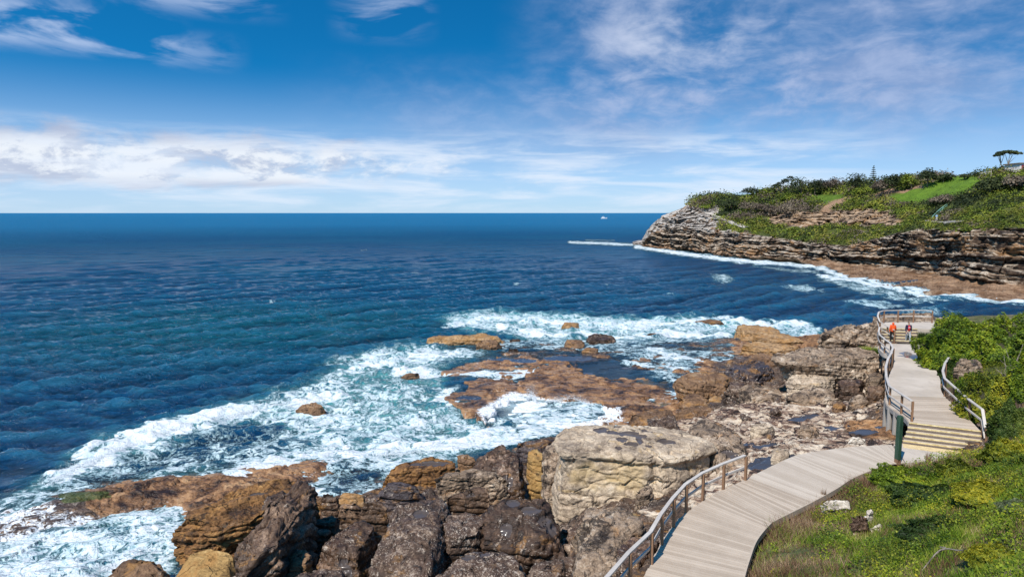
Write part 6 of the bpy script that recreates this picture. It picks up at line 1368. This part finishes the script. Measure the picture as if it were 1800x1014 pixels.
# headland path, lookout, fence, stair rail, far building
def strip(name, pts, wid, mat, label, lift=.25):
    c_ = catmull([HL(*q) for q in pts], 8) + (0, 0, lift); t = np.gradient(c_, axis=0); s_ = np.cross(t, (0, 0, 1.)); s_ /= np.linalg.norm(s_, axis=1)[:, None]
    slab(name, c_ - s_ * wid / 2, c_ + s_ * wid / 2, .6, mat, 4); tag(bpy.data.objects[sorted(o.name for o in bpy.data.objects if o.name.startswith(name))[-1]], label, kind='structure')
strip('path', [(1243,375),(1256,379),(1270,385),(1285,391),(1300,397),(1313,401)], 2.6, M['white'], 'white sunlit path slanting down the tip of the headland', .5)
strip('path', [(1634,389),(1650,391),(1668,391),(1690,389)], 2.2, M['white'], 'short pale path on the headland by the green stair rail', .3)
b = HL(1262, 351); s_ = b[1] / FPX; o = empty('lookout', b, 'low stone lookout wall on the headland tip with three people standing by it', 'lookout wall')
mb = MB(); mb.bar(b + (-14 * s_, -1, .6), b + (12 * s_, 1, 1.0), 3.0, 1.0); mb.build('wall', M['white'], o, bevel=.08)
mb = MB(); mb.bar(b + (-14 * s_, -1, 1.25), b + (12 * s_, 1, 1.65), 3.3, .25); mb.build('coping', M['pale'], o)
b = HL(1722, 312) + (0, 0, .2); e = HL(1742, 308) + (0, 0, .2); o = empty('fence', b, 'short pale timber fence on the skyline at the top of the lawn', 'fence')
mb = MB(); mb.bar(b + (0, 0, 1.0), e + (0, 0, 1.0), .06, .12); mb.bar(b + (0, 0, .55), e + (0, 0, .55), .06, .12); mb.build('rail', M['rail'], o)
for t in np.linspace(0, 1, 9): q = b * (1 - t) + e * t; mb = MB(); mb.bar(q - (0, 0, .4), q + (0, 0, 1.2), .12, .12); mb.build('post', M['rail'], o)
q = [HL(1638, 388) + (0, 0, 1.1), HL(1650, 377) + (0, 0, 1.2), HL(1664, 366) + (0, 0, 1.2)]; o = empty('stair_rail', q[0], 'pale green handrail climbing the scrub behind the lone headland walker', 'railing')
mb = MB(); mb.tube(catmull(q, 5), .07, 6); mb.build('top_rail', plain((.25, .5, .42)), o)
mb = MB(); mb.tube(catmull([v - (0, 0, .55) for v in q], 5), .05, 6); mb.build('mid_rail', plain((.25, .5, .42)), o)
for v in catmull(q, 2): mb = MB(); mb.bar(v - (0, 0, 1.5), v, .1, .1); mb.build('post', plain((.25, .5, .42)), o)
b = HL(1806, 304); o = empty('house', b, 'corner of a maroon and white building at the right edge of the skyline', 'house'); s_ = b[1] / FPX
mb = MB(); mb.boxd(b + (0, 4, 1.0), (1.6, 0, 0), (0, 3, 0), (0, 0, 1.6)); mb.build('wall', plain((.7, .66, .62)), o)
mb = MB(); mb.boxd(b + (-.1, .9, 1.3), (1.0, 0, 0), (0, .08, 0), (0, 0, .9)); mb.build('panel', plain((.25, .03, .06)), o)
mb = MB(); mb.boxd(b + (0, 4, 2.75), (2.0, 0, 0), (0, 3.4, 0), (0, 0, .14)); mb.build('roof', M['bark'], o)
# people far away on the headland
fp = [(1646, 390, 'lone walker in a light blue top and white trousers on the headland path', (.25, .45, .7), (.75, .75, .75), 1.75),
      (1246.5, 350, 'leftmost of three people standing at the lookout wall', (.05, .06, .1), (.03, .03, .05), 1.8), (1250, 350, 'middle of the three people at the lookout wall', (.1, .07, .06), (.05, .05, .07), 1.7), (1254, 350, 'rightmost of the three people at the lookout wall', (.04, .08, .1), (.03, .03, .04), 1.75),
      (1209, 369, 'left one of the two people on the rocks at the headland tip', (.04, .05, .08), (.03, .03, .04), 1.7), (1213, 368, 'right one of the two people on the rocks at the headland tip', (.07, .05, .05), (.04, .04, .05), 1.7)]
for a, b_, lab, jc_, tc_, h_ in fp:
    v = HL(a, b_); v[2] += 1.75 if 'lookout' in lab else .3
    person(Vector(v), R(random.Random(int(a)).uniform(-60, 60)), lab, h_, jc_, tc_, (.03, .02, .015), fine=False, stride=.1)
# ------------------------------------------------------------------ motor boat near the horizon
Yb = 1900.0; b = WY(1061.5, 384, Yb); b.z = 0; o = empty('motor_boat', b, 'small white motor boat far out near the horizon', 'boat'); M['hull'] = plain((.8, .8, .8), .4)
mb = MB(); prof = [(-8, 1.6, 2.1), (-4, 2.3, 2.2), (2, 2.4, 2.5), (6, 1.6, 3.0), (9, .15, 3.6)]
V = []; 
for xx, w_, zt_ in prof: V += [(b.x + xx, b.y - w_ * .6, -.5), (b.x + xx, b.y + w_ * .6, -.5), (b.x + xx, b.y + w_, zt_), (b.x + xx, b.y - w_, zt_)]
F_ = [(0, 1, 2, 3), (16, 19, 18, 17)] + [(4 * i + k, 4 * i + (k + 1) % 4, 4 * i + 4 + (k + 1) % 4, 4 * i + 4 + k) for i in range(4) for k in range(4)]
mb.add(V, F_); mb.build('hull', M['hull'], o)
mb = MB(); mb.prism([b + Vector(v) for v in ((-6, -1.8, 2.1), (3, -1.8, 2.1), (3, 1.8, 2.1), (-6, 1.8, 2.1))], [b + Vector(v) for v in ((-5.4, -1.5, 4.4), (1.2, -1.5, 4.4), (1.2, 1.5, 4.4), (-5.4, 1.5, 4.4))]); mb.build('cabin', M['hull'], o)
mb = MB(); mb.boxd(b + Vector((-2, 0, 6.3)), (2.6, 0, 0), (0, 1.4, 0), (0, 0, .12)); [mb.bar(b + Vector((x_, y_, 4.4)), b + Vector((x_, y_, 6.3)), .15, .15) for x_ in (-4, 0) for y_ in (-1.2, 1.2)]; mb.build('flybridge', M['hull'], o)
mb = MB(); mb.tube([b + Vector((-1, 0, 6.3)), b + Vector((-1.3, 0, 9.5))], .12, 6); mb.build('mast', M['hull'], o)
